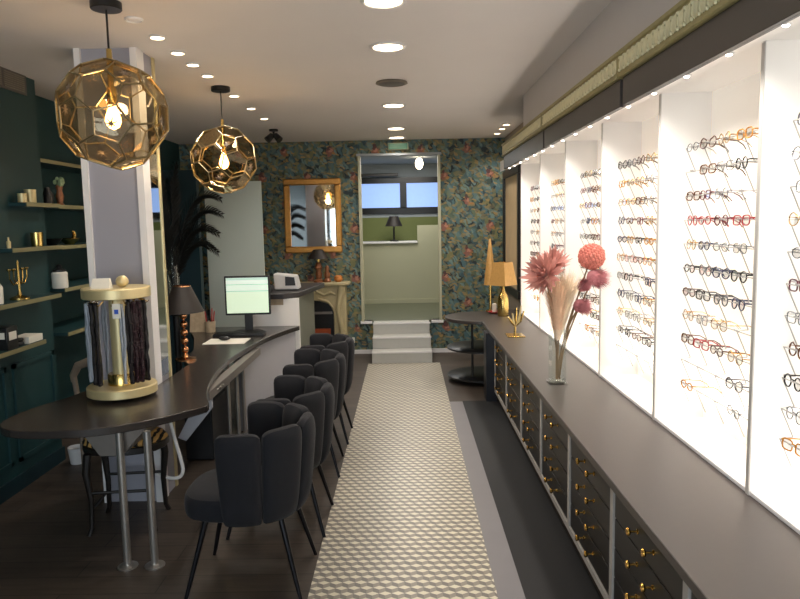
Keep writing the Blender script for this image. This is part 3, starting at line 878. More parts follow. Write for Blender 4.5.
ph = empty('pen_holder', (-1.79, 6.2, .74)); tag(ph, 'brown wire pen pot on the desk left of monitor', 'pen holder')
MB().lathe([(.045, 0), (.05, .1), (.046, .1), (.042, .006)], 18).build('pot', M['card'], ph)
for i, (a, c, lb) in enumerate(((0, 'red', 'tall red pen leaning left in the brown pot'), (1.3, 'red', 'red pen leaning back in the brown pot'), (2.6, 'darkplastic', 'dark pen upright in the brown pot'),
                                (3.9, 'red', 'short red pen at the front of the brown pot'), (5.1, 'darkplastic', 'dark pen leaning right in the brown pot'))):
    x, y_ = .022 * math.cos(a), .022 * math.sin(a)
    h = .16 + .02 * (i % 3)
    p = empty('pen', (-1.79, 6.2, .75)); tag(p, lb, 'pen', 'pens in the pen pot')
    MB().tube([(x, y_, .0), (x * 1.9, y_ * 1.9, h)], .006, 8).build('barrel', M[c], p)
    MB().tube([(x * 1.9, y_ * 1.9, h), (x * 2.05, y_ * 2.05, h + .025)], [.0065, .003], 8).build('pen_cap', M[c], p)
tag(MB().add([(0, 0, 0), (.16, 0, 0), (.16, .03, 0), (0, .03, 0), (0, .05, .2), (.12, .05, .2), (.12, .07, .2), (0, .07, .2)],
             [(0, 3, 2, 1), (4, 5, 6, 7), (0, 1, 5, 4), (1, 2, 6, 5), (2, 3, 7, 6), (3, 0, 4, 7)]).build('leaflet_stand', M['card'], loc=(-1.98, 6.2, .74)),
    'tan leaflet stand beside the pen pot', 'stand')

# desk lamp: dark cone shade on a stack of rose-gold balls
dl = empty('table_lamp', (-1.605, 4.90, .74)); tag(dl, 'table lamp with black conical shade and stacked rose-gold ball stem on desk', 'table lamp')
MB().lathe([(.075, 0), (.075, .012), (.03, .022), (.014, .05)], 24).build('lamp_base', M['copper'], dl)
b = MB()
for i, r in enumerate((.026, .027, .027, .027, .027)): b.ball((0, 0, .075 + i * .062), r, 16)
b.tube([(0, 0, .03), (0, 0, .42)], .006, 8)
b.build('lamp_stem', M['copper'], dl)
MB().lathe([(.148, .35), (.062, .535), (.058, .535), (.144, .353)], 32).build('lamp_shade', M['shade'], dl)
MB().lathe([(.063, .533), (.063, .540), (.055, .541), (.055, .533)], 32).build('shade_rim', M['copper'], dl)
MB().ball((0, 0, .44), .025, 12).build('bulb', M['bulb'], dl)

# display tower with hanging spectacle cords
tw = empty('cord_display_stand', (-1.635, 3.86, .74)); tag(tw, 'pale gold round display tower for spectacle cords on desk end', 'display stand')
MB().lathe([(.183, .02), (.19, .024), (.19, .066), (.184, .072), (.05, .074)], 48).build('base_disc', M['champagne'], tw)
MB().lathe([(.06, 0), (.06, .02)], 16).build('turntable_foot', M['black'], tw)
MB().lathe([(.075, .07), (.075, .13), (.07, .137), (.055, .137)], 28).build('collar', M['gold'], tw)
MB().lathe([(.046, .13), (.046, .57)], 28).build('column', M['champagne'], tw)
MB().lathe([(.178, .57), (.184, .574), (.184, .622), (.178, .628)], 48).build('top_disc', M['champagne'], tw)
hb = MB()
for k in range(14):
    a = 2 * PI * k / 14
    hb.tube([(.12 * math.cos(a), .12 * math.sin(a), .56), (.165 * math.cos(a), .165 * math.sin(a), .535), (.17 * math.cos(a), .17 * math.sin(a), .545)], .003, 5)
hb.build('hook_ring', M['gold'], tw)
rn = random.Random(3)
cords = [(200, 'silvercord', 'silver'), (213, 'silvercord', 'silver'), (237, 'bead', 'black beaded'), (249, 'bead', 'black beaded'), (180, 'silvercord', 'silver'),
         (300, 'silvercord', 'silver'), (312, 'bead', 'black beaded'), (323, 'beadplum', 'plum beaded'), (335, 'beadplum', 'plum beaded'), (350, 'bead', 'black beaded'),
         (90, 'bead', 'black beaded'), (140, 'silvercord', 'silver')]
where = ['at left front of the tower', 'left of the gold column', 'left of the column, outermost black one', 'left of the column, innermost black one', 'at far left of the tower',
         'just right of the gold column under the white tag', 'right of the white tag', 'at right front, inner', 'at right front, outer', 'at far right edge of the tower',
         'directly behind the gold column', 'behind at the left of the tower']
for (dg, mk, nm), wh in zip(cords, where):
    a = math.radians(dg)
    b = MB()
    for s in range(2):
        p = []
        for i in range(13):
            t = i / 12
            rr_ = .158 + rn.uniform(-.004, .004) + (.006 if s else -.006)
            aa = a + (.045 if s else -.045) * math.sin(PI * min(1, t * 1.3)) + rn.uniform(-.012, .012)
            p.append((rr_ * math.cos(aa), rr_ * math.sin(aa), .545 - t * (.44 + rn.uniform(-.004, .004))))
        b.tube(p, [.011 if mk != 'silvercord' else .008] * 13, 6)
        if mk != 'silvercord':
            for q in p[::3]: b.ball(q, .0125, 6)
    c = b.build('spectacle_cord', M[mk]); c.location = (-1.635, 3.86, .74)
    tag(c, '%s spectacle cord hanging %s' % (nm, wh), 'spectacle cord', 'cords hanging on the display tower')
tgp = empty('price_tag', (-1.565, 3.68, 1.262)); tag(tgp, 'white tag with blue square hanging from the cord tower', 'tag')
MB().box(-.022, -.002, -.05, .022, .002, .03).build('tag_card', M['paper'], tgp)
MB().box(-.011, -.004, -.025, .011, -.002, -.001).build('tag_print', M['blue'], tgp)
tag(MB().ball((0, 0, .033), .035, 16, sc=(1, 1, .95)).build('wooden_ball', M['champagne'], loc=(-1.59, 3.84, 1.368)), 'pale gold ball resting on top of the cord tower', 'ball')
bx = MB().add([(-.05, -.03, 0), (.05, -.02, 0), (.05, .03, 0), (-.05, .02, 0), (-.045, -.01, .055), (.045, 0, .055), (.045, .015, .055), (-.045, .005, .055)],
              [(0, 3, 2, 1), (4, 5, 6, 7), (0, 1, 5, 4), (1, 2, 6, 5), (2, 3, 7, 6), (3, 0, 4, 7)])
tag(bx.build('folded_card', M['paper'], loc=(-1.68, 3.78, 1.368)), 'small white folded card standing on top of the cord tower', 'card')

# under the desk
tag(MB().tube(bz((-1.52, 4.0, .22), (-1.33, 4.0, .14), (-1.37, 4.0, .30), 12) + bz((-1.37, 4.0, .31), (-1.40, 4.0, .42), (-1.45, 4.0, .69), 8)[1:], .011, 8).build('cable', M['white']),
    'white cable looping under the near end of the desk', 'cable')
pc = empty('computer_tower', (-1.52, 5.05, 0)); tag(pc, 'black computer tower standing under the desk', 'computer')
MB().box(-.1, -.2, .01, .1, .25, .43).build('case', M['darkplastic'], pc, bevel=.006)
MB().box(-.09, -.206, .30, .09, -.2, .42).build('front_bezel', M['black'], pc)
wb_ = MB().lathe([(.05, 0), (.065, .12), (.06, .12), (.046, .01)], 20, (-2.42, 4.86, 0))
tag(wb_.build('waste_bin', M['greyplastic']), 'pale grey waste bin on floor against the left teal wall', 'bin')

# stool with tiger-stripe seat
so = empty('stool', (-1.625, 3.83, 0)); tag(so, 'dark wooden stool with gold and black striped seat under the desk', 'stool')
so.rotation_euler = (0, 0, .1)
MB().prism(smooth_poly([(-.22, -.17), (.22, -.17), (.24, .18), (-.24, .18)], 2), .45, .49).build('seat_frame', M['oldwood'], so, bevel=.006)
MB().lathe([(.01, .48), (.21, .485), (.235, .50), (.215, .525), (.13, .54), (.01, .545)], 24, T=Matrix.Diagonal((1, .78, 1, 1))).build('seat_cushion', M['zebra'], so)
for sx in (-1, 1):
    for sy in (-1, 1):
        MB().tube([(sx * .165, sy * .145, .46), (sx * .175, sy * .155, .36), (sx * .16, sy * .145, .2), (sx * .165, sy * .15, .04), (sx * .18, sy * .16, .0)],
                  [.024, .022, .016, .014, .015], 8).build('leg', M['oldwood'], so)
for sy in (-1, 1):
    MB().tube([(-.165, sy * .148, .24), (.165, sy * .148, .24)], .009, 8).build('stretcher', M['oldwood'], so)
MB().tube([(-.165, -.148, .14), (-.165, .148, .14)], .009, 8).build('stretcher', M['oldwood'], so)

# old armchair behind
oc = empty('wooden_chair', (-2.07, 4.77, 0)); tag(oc, 'worn brown wooden chair with curved back rail left of the pillar', 'chair')
oc.rotation_euler = (0, 0, -.15)
MB().prism(smooth_poly([(-.2, -.2), (.2, -.2), (.2, .2), (-.2, .2)], 2), .43, .475).build('seat', M['oldwood2'], oc, bevel=.008)
for sx in (-1, 1):
    MB().tube([(sx * .17, .17, .43), (sx * .18, .19, 0)], [.018, .014], 8).build('leg', M['oldwood2'], oc)
    MB().tube([(sx * .17, -.17, .0), (sx * .17, -.17, .45), (sx * .185, -.19, .70)], [.015, .019, .018], 8).build('leg', M['oldwood2'], oc)
MB().tube([(-.19, -.185, .66), (-.19, -.19, .70), (-.14, -.2, .775), (-.05, -.215, .805), (.05, -.215, .805), (.14, -.2, .775), (.19, -.19, .70), (.19, -.185, .66)],
          [.02, .024, .028, .03, .03, .028, .024, .02], 10).build('back_rail', M['oldwood2'], oc)
MB().tube([(-.17, -.18, .56), (0, -.2, .58), (.17, -.18, .56)], .014, 8).build('back_splat', M['oldwood2'], oc)

# ================================================================ VELVET CHAIRS
def petal(a0, a1, zb, zt, rt, rb, th):
    """one padded upright channel of the shell between angles a0..a1"""
    b = MB(); nu, nv = 8, 8
    ring = []
    grid = {}
    for side in (0, 1):
        for j in range(nv + 1):
            v = j / nv
            for i in range(nu + 1):
                u = i / nu
                a = a0 + (a1 - a0) * u
                e = abs(2 * u - 1)
                top = zt - .022 * e ** 6
                z = zb + (top - zb) * v
                r = rb + (rt - rb) * v ** .7
                puff = (1 - e ** 4) * (1 - abs(2 * v - 1) ** 7)
                rr2 = r + (puff * .35 + .3) * th if side == 0 else r - th * (.5 + .5 * puff)
                grid[(side, i, j)] = len(b.v)
                b.v.append((rr2 * math.cos(a), rr2 * math.sin(a), z))
    def quad(*k):
        b.f.append(tuple(grid[q] for q in k)); b.m.append(0); b.s.append(True)
    for j in range(nv):
        for i in range(nu):
            quad((0, i, j), (0, i + 1, j), (0, i + 1, j + 1), (0, i, j + 1))
            quad((1, i, j), (1, i, j + 1), (1, i + 1, j + 1), (1, i + 1, j))
    for i in range(nu):
        quad((0, i, nv), (0, i + 1, nv), (1, i + 1, nv), (1, i, nv))
        quad((0, i, 0), (1, i, 0), (1, i + 1, 0), (0, i + 1, 0))
    for j in range(nv):
        quad((0, 0, j), (0, 0, j + 1), (1, 0, j + 1), (1, 0, j))
        quad((0, nu, j), (1, nu, j), (1, nu, j + 1), (0, nu, j + 1))
    return b
def velvet_chair():
    # faces local -X
    t = empty('velvet_chair')
    edges = [-106, -64, -21, 21, 64, 106]
    tops = [.80, .805, .805, .805, .80]
    for k in range(5):
        petal(math.radians(edges[k] + .2), math.radians(edges[k + 1] - .2), .352, tops[k], .29, .235, .06).build('backrest_panel', M['velvet'], t, sub=1)
    prof = [(-.30, 0), (-.285, -.15), (-.2, -.235), (0, -.24), (.15, -.2), (.22, 0), (.15, .2), (0, .24), (-.2, .235), (-.285, .15)]
    pp = smooth_poly(prof, 1)
    b = MB(); n = len(pp)
    lv = [(.9, .36), (.985, .375), (1, .40), (1, .445), (.97, .475), (.85, .487)]
    for s_, z in lv: b.v += [(x * s_, y * s_, z) for x, y in pp]
    for i in range(len(lv) - 1):
        for k in range(n):
            b.f.append((i * n + k, i * n + (k + 1) % n, (i + 1) * n + (k + 1) % n, (i + 1) * n + k)); b.m.append(0); b.s.append(True)
    b.f.append(tuple(range(n - 1, -1, -1))); b.m.append(0); b.s.append(True)
    b.f.append(tuple((len(lv) - 1) * n + k for k in range(n))); b.m.append(0); b.s.append(True)
    b.build('seat', M['velvet'], t, sub=1)
    for sx, sy in ((-1, -1), (-1, 1), (1, -1), (1, 1)):
        MB().tube([(sx * .17 , sy * .145, .37), (sx * .265, sy * .215, 0)], [.0145, .0095], 10).build('leg', M['legmetal'], t)
    return t
vc = velvet_chair()
for i, (x, y, rz, lb) in enumerate(((-.765, 3.19, -.03, 'nearest to the camera'), (-.735, 3.80, .0, 'second from the camera'), (-.745, 4.68, .03, 'third from the camera'),
                                    (-.735, 5.37, .0, 'farthest from the camera, beside the fireplace'))):
    o = vc if i == 0 else copy_tree(vc)
    o.location = (x, y, 0); o.rotation_euler = (0, 0, rz)
    tag(o, 'charcoal velvet channel-back tub chair on thin black legs, %s' % lb, 'chair', 'velvet chairs along the reception desk')

# ================================================================ PALM IN TALL VASE
vs = empty('tall_glass_vase', (-1.96, 6.68, 0)); tag(vs, 'tall slim glass vase on stand holding black palm leaves behind the desk', 'vase')
vs.location = (-2.13, 6.3, 0)
MB().lathe([(.11, 0), (.11, .02), (.03, .04), (.03, .88), (.09, .90), (.09, .92)], 20).build('stand', M['black'], vs)
MB().lathe([(.045, .92), (.05, .93), (.05, 1.5), (.055, 1.52), (.05, 1.52), (.044, .95)], 20).build('glass_tube', M['glass'], vs)
rp2 = random.Random(5)
def frond(p0, p1, p2, wid, n=26):
    pts = bz(p0, p1, p2, n)
    b = MB().tube(pts, [.007 * (1 - .7 * i / n) for i in range(n + 1)], 5)
    for i in range(4, n + 1):
        d = (pts[i] - pts[i - 1]).normalized()
        side = d.cross(V((.25, 1, .0))).normalized()
        L = wid * math.sin(PI * min(1, .22 + .78 * i / n) * .93) + .02
        for sg in (-1, 1):
            for kx in range(2):
                q = pts[i] - d * (kx * .012)
                tip = q + side * sg * L * .62 + d * L * 1.05 + V((0, rp2.uniform(-.02, .02), -.12 * L))
                wv = d.cross(side).normalized() * .004 + d * .008
                mid = q + (tip - q) * .5 + V((0, 0, .012))
                b.add([q - wv, q + wv, mid + wv * 1.1, mid - wv * 1.1, tip], [(0, 1, 2, 3), (3, 2, 4)])
    return b
O = V((-2.13, 6.3, 1.5))
fr = [((-.06, 0, .35), (-.1, .02, .78)), ((.10, -.02, .66), (.47, -.05, .44)), ((.10, .02, .52), (.47, -.02, .30)), ((.10, -.04, .36), (.44, -.06, .13)),
      ((.10, 0, .24), (.42, -.03, -.04)), ((-.1, -.04, .5), (-.28, -.06, .52)), ((-.12, .02, .3), (-.3, .02, .2)), ((.02, -.04, .5), (.1, -.1, .74)), ((-.05, -.06, .4), (-.16, -.1, .66)),
      ((-.04, -.06, .3), (-.14, -.12, .28)), ((.0, .05, .4), (-.02, .1, .6))]
wh = ['upright at the middle', 'arching right, topmost', 'arching right, second down', 'arching right, third down', 'drooping right, lowest', 'leaning left, upper', 'leaning left, lower',
      'steep, right of centre', 'steep, left of centre', 'short, front left', 'rear of the bunch']
for (c1, c2), wd in zip(fr, wh):
    o = frond((0, 0, -.45), V(c1), V(c2), .10 if 'right' in wd else .19).build('palm_leaf', M['palm'])
    o.location = O
    tag(o, 'black dried palm leaf in the tall vase, %s' % wd, 'palm leaf', 'black palm leaves in the vase')

# ================================================================ BACK WALL THINGS
mr = empty('wall_mirror', (-1.175, 8.9, 1.8)); tag(mr, 'rectangular mirror in wide aged gold frame on the patterned wallpaper', 'mirror')
b = MB()
W_, H_, T_ = .365, .47, .08
for q in ((-W_, -H_, W_, -H_ + T_), (-W_, H_ - T_, W_, H_), (-W_, -H_ + T_, -W_ + T_, H_ - T_), (W_ - T_, -H_ + T_, W_, H_ - T_)):
    b.box(q[0], -.05, q[1], q[2], 0, q[3])
b.build('mirror_frame', M['goldframe'], mr, bevel=.014)
g_ = MB().box(-W_ + T_, -.02, -H_ + T_, W_ - T_, -.012, H_ - T_).build('mirror_glass', M['mirror'], mr)

fp = empty('fireplace', (-1.2, 8.9, 0)); tag(fp, 'cream carved fireplace surround with dark firebox below the gold mirror', 'fireplace')
pr_ = [(-.43, 0), (-.27, 0), (-.27, .58), (-.22, .68), (-.1, .72), (0, .735), (.1, .72), (.22, .68), (.27, .58), (.27, 0), (.43, 0), (.43, .92), (-.43, .92)]
MB().prism(pr_, 0, .2, T=Matrix(((1, 0, 0, 0), (0, 0, -1, 0), (0, 1, 0, 0), (0, 0, 0, 1)))).build('surround', M['cream_wood'], fp, bevel=.01)
MB().box(-.48, -.26, .92, .48, 0, .96).build('mantel_shelf', M['cream_wood'], fp, bevel=.012)
b = MB()
for sx in (-1, 1):
    b.tube([(sx * .35, -.2, .02), (sx * .38, -.215, .3), (sx * .33, -.225, .62), (sx * .37, -.235, .82), (sx * .39, -.23, .91)], [.05, .035, .03, .045, .05], 10)
    b.tube([(sx * .30, -.205, .80), (sx * .24, -.22, .835), (sx * .16, -.22, .80), (sx * .1, -.22, .83), (sx * .05, -.22, .86)], [.012, .02, .016, .02, .012], 8)
    b.tube([(sx * .27, -.2, .63), (sx * .2, -.215, .72), (sx * .08, -.215, .755)], [.012, .016, .012], 8)
b.ball((0, -.21, .83), .045, 12, sc=(1.2, .5, 1))
b.build('carving', M['cream_wood'], fp)
MB().box(-.27, -.14, 0, .27, -.02, .745).build('firebox', M['black'], fp)
MB().box(-.25, -.165, .55, .25, -.15, .58).build('fire_bar', M['steel_dark'], fp)
MB().box(-.22, -.15, .06, .22, -.142, .36).build('glow_panel', M['fire'], fp)

ml = empty('mantel_lamp', (-1.11, 8.76, .96)); tag(ml, 'small table lamp with dark shade and gilt figure base on the mantel', 'table lamp')
MB().lathe([(.07, 0), (.07, .02), (.03, .04), (.045, .10), (.03, .15), (.05, .19), (.03, .24), (.01, .27)], 16).build('lamp_base', M['redgold'], ml)
MB().lathe([(.02, .24), (.02, .31)], 10).build('lamp_neck', M['gold'], ml)
MB().lathe([(.14, .30), (.06, .415), (.055, .415), (.135, .302)], 24).build('lamp_shade', M['shade'], ml)
fg = MB().lathe([(.045, 0), (.05, .02), (.03, .05), (.04, .10), (.02, .14), (.028, .17), (.02, .2), (.004, .215)], 14)
tag(fg.build('gilt_figurine', M['redgold'], loc=(-1.0, 8.74, .96)), 'small red and gilt figurine right of the mantel lamp', 'figurine')
tag(MB().lathe([(.03, 0), (.055, .03), (.05, .07), (.03, .085), (.026, .08)], 16).build('orange_bowl', M['orange'], loc=(-.86, 8.74, .96)), 'small orange pot at right end of the mantel', 'pot')
so_ = empty('wall_socket', (-.72, 8.9, .18)); tag(so_, 'white wall socket low on wallpaper right of the fireplace', 'socket')
MB().box(-.035, -.012, -.035, .035, 0, .035).build('socket_plate', M['socket'], so_, bevel=.004)
MB().lathe([(.02, 0), (.02, .004)], 12, T=Matrix.Translation((0, -.012, 0)) @ Matrix.Rotation(PI / 2, 4, 'X')).build('socket_face', M['greyplastic'], so_)
ex = empty('emergency_sign', (-.07, 8.9, 2.645)); tag(ex, 'pale mint emergency light above the doorway opening', 'emergency light')  # added box; its mint face imitates the reflected glow of a sign
MB().box(-.13, -.05, -.04, .13, 0, .05).build('housing', M['sage'], ex, bevel=.01)
MB().box(-.12, -.054, -.032, .12, -.05, .042).build('face', M['mint'], ex)

# back room things
bl = empty('back_room_lamp', (-.18, 11.1, 1.395)); tag(bl, 'black-shaded table lamp on the ledge in the back room', 'table lamp')
MB().lathe([(.07, 0), (.07, .015), (.015, .03), (.015, .25)], 16).build('lamp_base', M['black'], bl)
MB().lathe([(.14, .24), (.07, .40), (.065, .40), (.135, .243)], 24).build('lamp_shade', M['shade'], bl)
gl = empty('hanging_globe_light', (.222, 10.2, 2.64)); tag(gl, 'white teardrop ceiling light hanging in the back room', 'ceiling light')
MB().tube([(0, 0, 0), (0, 0, -.03)], .012, 8).build('stem', M['black'], gl)
MB().ball((0, 0, -.10), .075, 16, sc=(.75, .75, 1.1)).build('globe', M['spot'], gl)
bt = MB().box(-1.45, 11.3, 2.44, -.1, 11.36, 2.49)
tag(bt.build('ceiling_pipe', M['fascia'], bevel=.01), 'dark pipe below the back room ceiling above the window', 'pipe')

# framed mirror on the right rear wall, its warm reflection painted flat tan
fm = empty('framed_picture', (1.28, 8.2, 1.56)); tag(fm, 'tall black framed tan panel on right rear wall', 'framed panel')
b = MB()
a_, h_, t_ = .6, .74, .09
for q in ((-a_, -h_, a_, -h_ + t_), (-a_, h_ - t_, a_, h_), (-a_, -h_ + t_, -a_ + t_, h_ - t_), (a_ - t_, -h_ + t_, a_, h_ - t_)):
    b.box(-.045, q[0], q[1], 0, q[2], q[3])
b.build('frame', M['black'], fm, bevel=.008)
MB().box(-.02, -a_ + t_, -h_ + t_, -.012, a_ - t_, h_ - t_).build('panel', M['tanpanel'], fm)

# ================================================================ THINGS ON THE RIGHT COUNTER
vz = empty('glass_vase', (.924, 4.2, .69)); tag(vz, 'tall clear glass vase on square base on the right counter', 'vase')
MB().box(-.06, -.06, 0, .06, .06, .012).build('vase_base', M['glass'], vz, bevel=.003)
b = MB()
for q in ((-.045, -.045, .045, -.04), (-.045, .04, .045, .045), (-.045, -.04, -.04, .04), (.04, -.04, .045, .04)):
    b.box(q[0], q[1], .012, q[2], q[3], .34)
b.box(-.045, -.045, .012, .045, .045, .02)
b.build('vase_body', M['glass'], vz)
FO = V((.924, 4.2, .69))
def stem_to(p, bend=0):
    return MB().tube(bz((random.Random(str(p)).uniform(-.02, .02), .0, .025), (p[0] * .15 + bend, p[1] * .1, .3), p, 14), [.005] * 15, 6)
def fl(name, p, label):
    t = empty(name, FO); tag(t, label, 'dried flower', 'dried flowers in the glass vase')
    stem_to(p).build('stem', M['stem'], t)
    return t
def petals(c, axis, n_rings, L, m, t, wid=.014, open0=.15, open1=1.35, seed=1):
    r_ = random.Random(seed)
    axis = V(axis).normalized(); u = axis.orthogonal().normalized(); w_ = axis.cross(u)
    b = MB()
    for k in range(n_rings):
        f = k / max(1, n_rings - 1)
        th = open0 + (open1 - open0) * f
        n = 8 + int(10 * f)
        for i in range(n):
            a = 2 * PI * i / n + k * .35 + r_.uniform(-.1, .1)
            rd = u * math.cos(a) + w_ * math.sin(a)
            d = (axis * math.cos(th) + rd * math.sin(th)).normalized()
            tn = d.cross(rd.cross(axis)).normalized()
            sd_ = axis.cross(rd).normalized()
            l = L * r_.uniform(.85, 1.1)
            p0 = V(c); p1 = p0 + d * l * .55 + tn * .006; p2 = p0 + d * l
            b.add([p0 - sd_ * wid * .3, p0 + sd_ * wid * .3, p1 + sd_ * wid, p1 - sd_ * wid, p2], [(0, 1, 2, 3), (3, 2, 4)], smooth=False)
    b.ball(c, L * .22, 10)
    return b.build('flower_head', m, t)
t = fl('dried_protea', (-.075, -.02, .67), 'large dusty pink spiky flower leaning left in the vase')
petals((-.075, -.02, .67), (-.55, -.5, .35), 5, .155, M['rose'], t, .017, seed=2)
t = fl('dried_protea', (-.01, .06, .73), 'smaller pink spiky flower behind the large one at upper left')
petals((-.01, .06, .73), (-.1, -.4, .8), 4, .12, M['rose'], t, .015, seed=3)
t = fl('dried_pompom', (.205, .0, .78), 'round coral pompom flower on the tallest stem')
b = MB(); c = V((.205, 0, .78)); r_ = random.Random(9)
b.ball(c, .07, 14)
for i in range(170):
    z_ = 1 - 2 * (i + .5) / 170; a = i * 2.39996; q = V((math.sqrt(1 - z_ * z_) * math.cos(a), math.sqrt(1 - z_ * z_) * math.sin(a), z_))
    b.ball(c + q * .072, .0125 * r_.uniform(.7, 1.1), 6)
b.build('flower_head', M['coral'], t)
for c, ax, lb, sd_, sc_ in (((.215, -.03, .655), (1, -.1, -.25), 'mauve feathery flower pointing right below the coral pompom', 4, .115),
                            ((.14, -.03, .60), (.6, -.6, .5), 'middle mauve fluffy flower under the coral pompom', 5, .075),
                            ((.125, -.04, .485), (.7, -.5, -.1), 'lowest mauve fluffy flower at right of the plume', 6, .095)):
    t = fl('dried_fluffy_flower', c, lb)
    r_ = random.Random(sd_); b = MB(); ax = V(ax).normalized()
    b.ball(c, sc_ * .42, 12)
    for i in range(420):
        z_ = 1 - 2 * (i + .5) / 420; a = i * 2.39996; q = V((math.sqrt(1 - z_ * z_) * math.cos(a), math.sqrt(1 - z_ * z_) * math.sin(a), z_))
        l = sc_ * (.5 + .35 * max(0, q.dot(ax))) * r_.uniform(.85, 1.1)
        s_ = q.orthogonal().normalized() * .005
        b.add([V(c) + q * sc_ * .35 - s_, V(c) + q * sc_ * .35 + s_, V(c) + q * l + ax * .012], [(0, 1, 2)])
    b.build('flower_head', M['mauve'], t)
def plume(p0, p2, spread, m, label, seed):
    t = empty('dried_plume', FO); tag(t, label, 'dried plume', 'dried plumes in the glass vase')
    MB().tube(bz((0, 0, .025), (p0[0] * .3, 0, .2), p0, 8), .004, 6).build('stem', M['stem'], t)
    r_ = random.Random(seed); b = MB(); p0 = V(p0); p2 = V(p2); ax = (p2 - p0).normalized(); L0 = (p2 - p0).length
    u = ax.orthogonal().normalized(); v_ = ax.cross(u)
    for k in range(900):
        s0 = r_.uniform(0, .75); a = r_.uniform(0, 2 * PI); rr_ = spread * math.sqrt(r_.uniform(0, 1)) * (.25 + s0)
        q = p0 + ax * L0 * s0 + (u * math.cos(a) + v_ * math.sin(a)) * rr_ * .55
        tip = q + ax * L0 * r_.uniform(.22, .38) + (u * math.cos(a) + v_ * math.sin(a)) * rr_ * r_.uniform(.3, .9) + V((0, 0, -.01))
        s_ = ax.cross(u * math.cos(a) + v_ * math.sin(a)) * .0028
        b.add([q - s_, q + s_, tip], [(0, 1, 2)])
    b.build('plume_head', m, t)
plume((0, -.01, .27), (-.015, -.03, .68), .12, M['plume'], 'peach fluffy plume rising from the centre of the vase', 21)
plume((.012, .0, .30), (.075, .0, .70), .105, M['plume2'], 'cream fluffy plume right of the peach plume', 22)

# gold hand-shaped jewellery stand
ch = empty('hand_ornament', (.944, 5.97, .69)); tag(ch, 'gold and glass hand-shaped ornament on square gold base on counter', 'ornament')
MB().box(-.075, -.09, 0, .075, .09, .012).build('ornament_base', M['gold'], ch, bevel=.003)
MB().tube([(0, 0, .01), (0, 0, .1)], [.012, .008], 10).build('stem', M['gold'], ch)
for k, (dx, hh_) in enumerate(((-.06, .17), (-.025, .2), (.01, .25), (.05, .27), (.075, .22))):
    MB().tube([(0, 0, .09), (dx * .6, -.01, .13), (dx, -.015, hh_)], [.012, .011, .007], 8).build('finger', M['champagne'] if k % 2 else M['gold'], ch)

rl = empty('bottle_lamp', (1.02, 7.25, .69)); tag(rl, 'gold bottle-shaped lamp with tapered square gold shade at counter end', 'table lamp')
MB().lathe([(.055, 0), (.06, .02), (.06, .18), (.045, .23), (.018, .27), (.016, .34)], 24).build('lamp_base', M['gold'], rl)
MB().lathe([(.15, .33), (.10, .57), (.095, .57), (.145, .335)], 4, smooth=False).build('lamp_shade', M['goldshade'], rl)
gc = empty('cone_ornament', (.93, 7.62, .69)); tag(gc, 'slender gold cone ornament standing behind the bottle lamp', 'ornament')
MB().lathe([(.05, 0), (.05, .02), (.015, .03), (.015, .30)], 16).build('ornament_base', M['gold'], gc)
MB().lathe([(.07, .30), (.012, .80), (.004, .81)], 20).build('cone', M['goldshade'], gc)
cd = empty('candle_dish', (.96, 7.5, .69)); tag(cd, 'white candle in a red dish beside the gold bottle lamp', 'candle')
MB().lathe([(.05, 0), (.075, .018), (.07, .02), (.045, .006)], 20).build('dish', M['red'], cd)
MB().lathe([(.024, .006), (.024, .10), (.018, .105)], 14).build('candle', M['paper'], cd)

# ================================================================ LEFT WALL SHELVES AND THINGS ON THEM
def shelf(name, x0, x1, y0, y1, z, label, cat='shelf'):
    o = MB().box(x0, y0, z - .024, x1 - .006, y1, z).build(name, M['teal'])
    MB().box(x1 - .006, y0, z - .026, x1, y1, z + .001).build('gold_edge', M['shelf'], o)
    tag(o, label, cat, 'shelves on the left teal wall')
shelf('wall_shelf', -2.84, -2.58, 4.96, 7.3, 2.2, 'olive gold wall shelf in the recess, topmost')
shelf('wall_shelf', -2.57, -2.45, 4.5, 4.94, 1.875, 'short near wall shelf holding small cream pots, second highest level')
shelf('wall_shelf', -2.84, -2.47, 4.96, 7.3, 1.87, 'recess wall shelf second from top, holding a gold figurine')
shelf('wall_shelf', -2.57, -2.45, 4.30, 4.94, 1.583, 'near wall shelf with gold tumbler, third level down')
shelf('wall_shelf', -2.84, -2.47, 4.96, 7.3, 1.578, 'recess wall shelf third from top, holding a gold bird bowl')
shelf('wall_shelf', -2.57, -2.42, 3.4, 4.80, 1.25, 'near wall shelf holding the gold candelabrum')
shelf('wall_shelf', -2.84, -2.47, 4.96, 7.3, 1.27, 'recess wall shelf fourth from top, beside the cream jar')
shelf('wall_shelf', -2.57, -2.42, 3.4, 4.55, .965, 'lowest near wall shelf holding white boxes')
shelf('wall_shelf', -2.84, -2.47, 4.96, 7.3, .945, 'lowest recess wall shelf, left of the cord tower')
def pot(name, x, y, z, prof, m, label, cat):
    o = MB().lathe(prof, 16).build(name, m, loc=(x, y, z)); tag(o, label, cat); return o
pot('cream_pot', -2.51, 4.56, 1.875, [(.028, 0), (.03, .06), (.026, .06), (.024, .01)], M['champagne'], 'smaller cream pot at near end of the second shelf', 'pot')
pot('cream_pot', -2.51, 4.66, 1.875, [(.035, 0), (.037, .09), (.033, .09), (.03, .01)], M['champagne'], 'larger cream pot on the second shelf, beside the smaller one', 'pot')
pot('dark_jar', -2.6, 5.06, 1.87, [(.035, 0), (.04, .08), (.02, .11), (.02, .13)], M['black'], 'black jar left of the gold figurine vase', 'jar')
fv = empty('figurine_vase', (-2.56, 5.16, 1.87)); tag(fv, 'gilt figurine vase topped with pale green plant on the shelf', 'figurine')
MB().lathe([(.035, 0), (.02, .02), (.03, .07), (.018, .11), (.026, .14), (.02, .15)], 14).build('figurine_body', M['redgold'], fv)
b = MB(); r_ = random.Random(4)
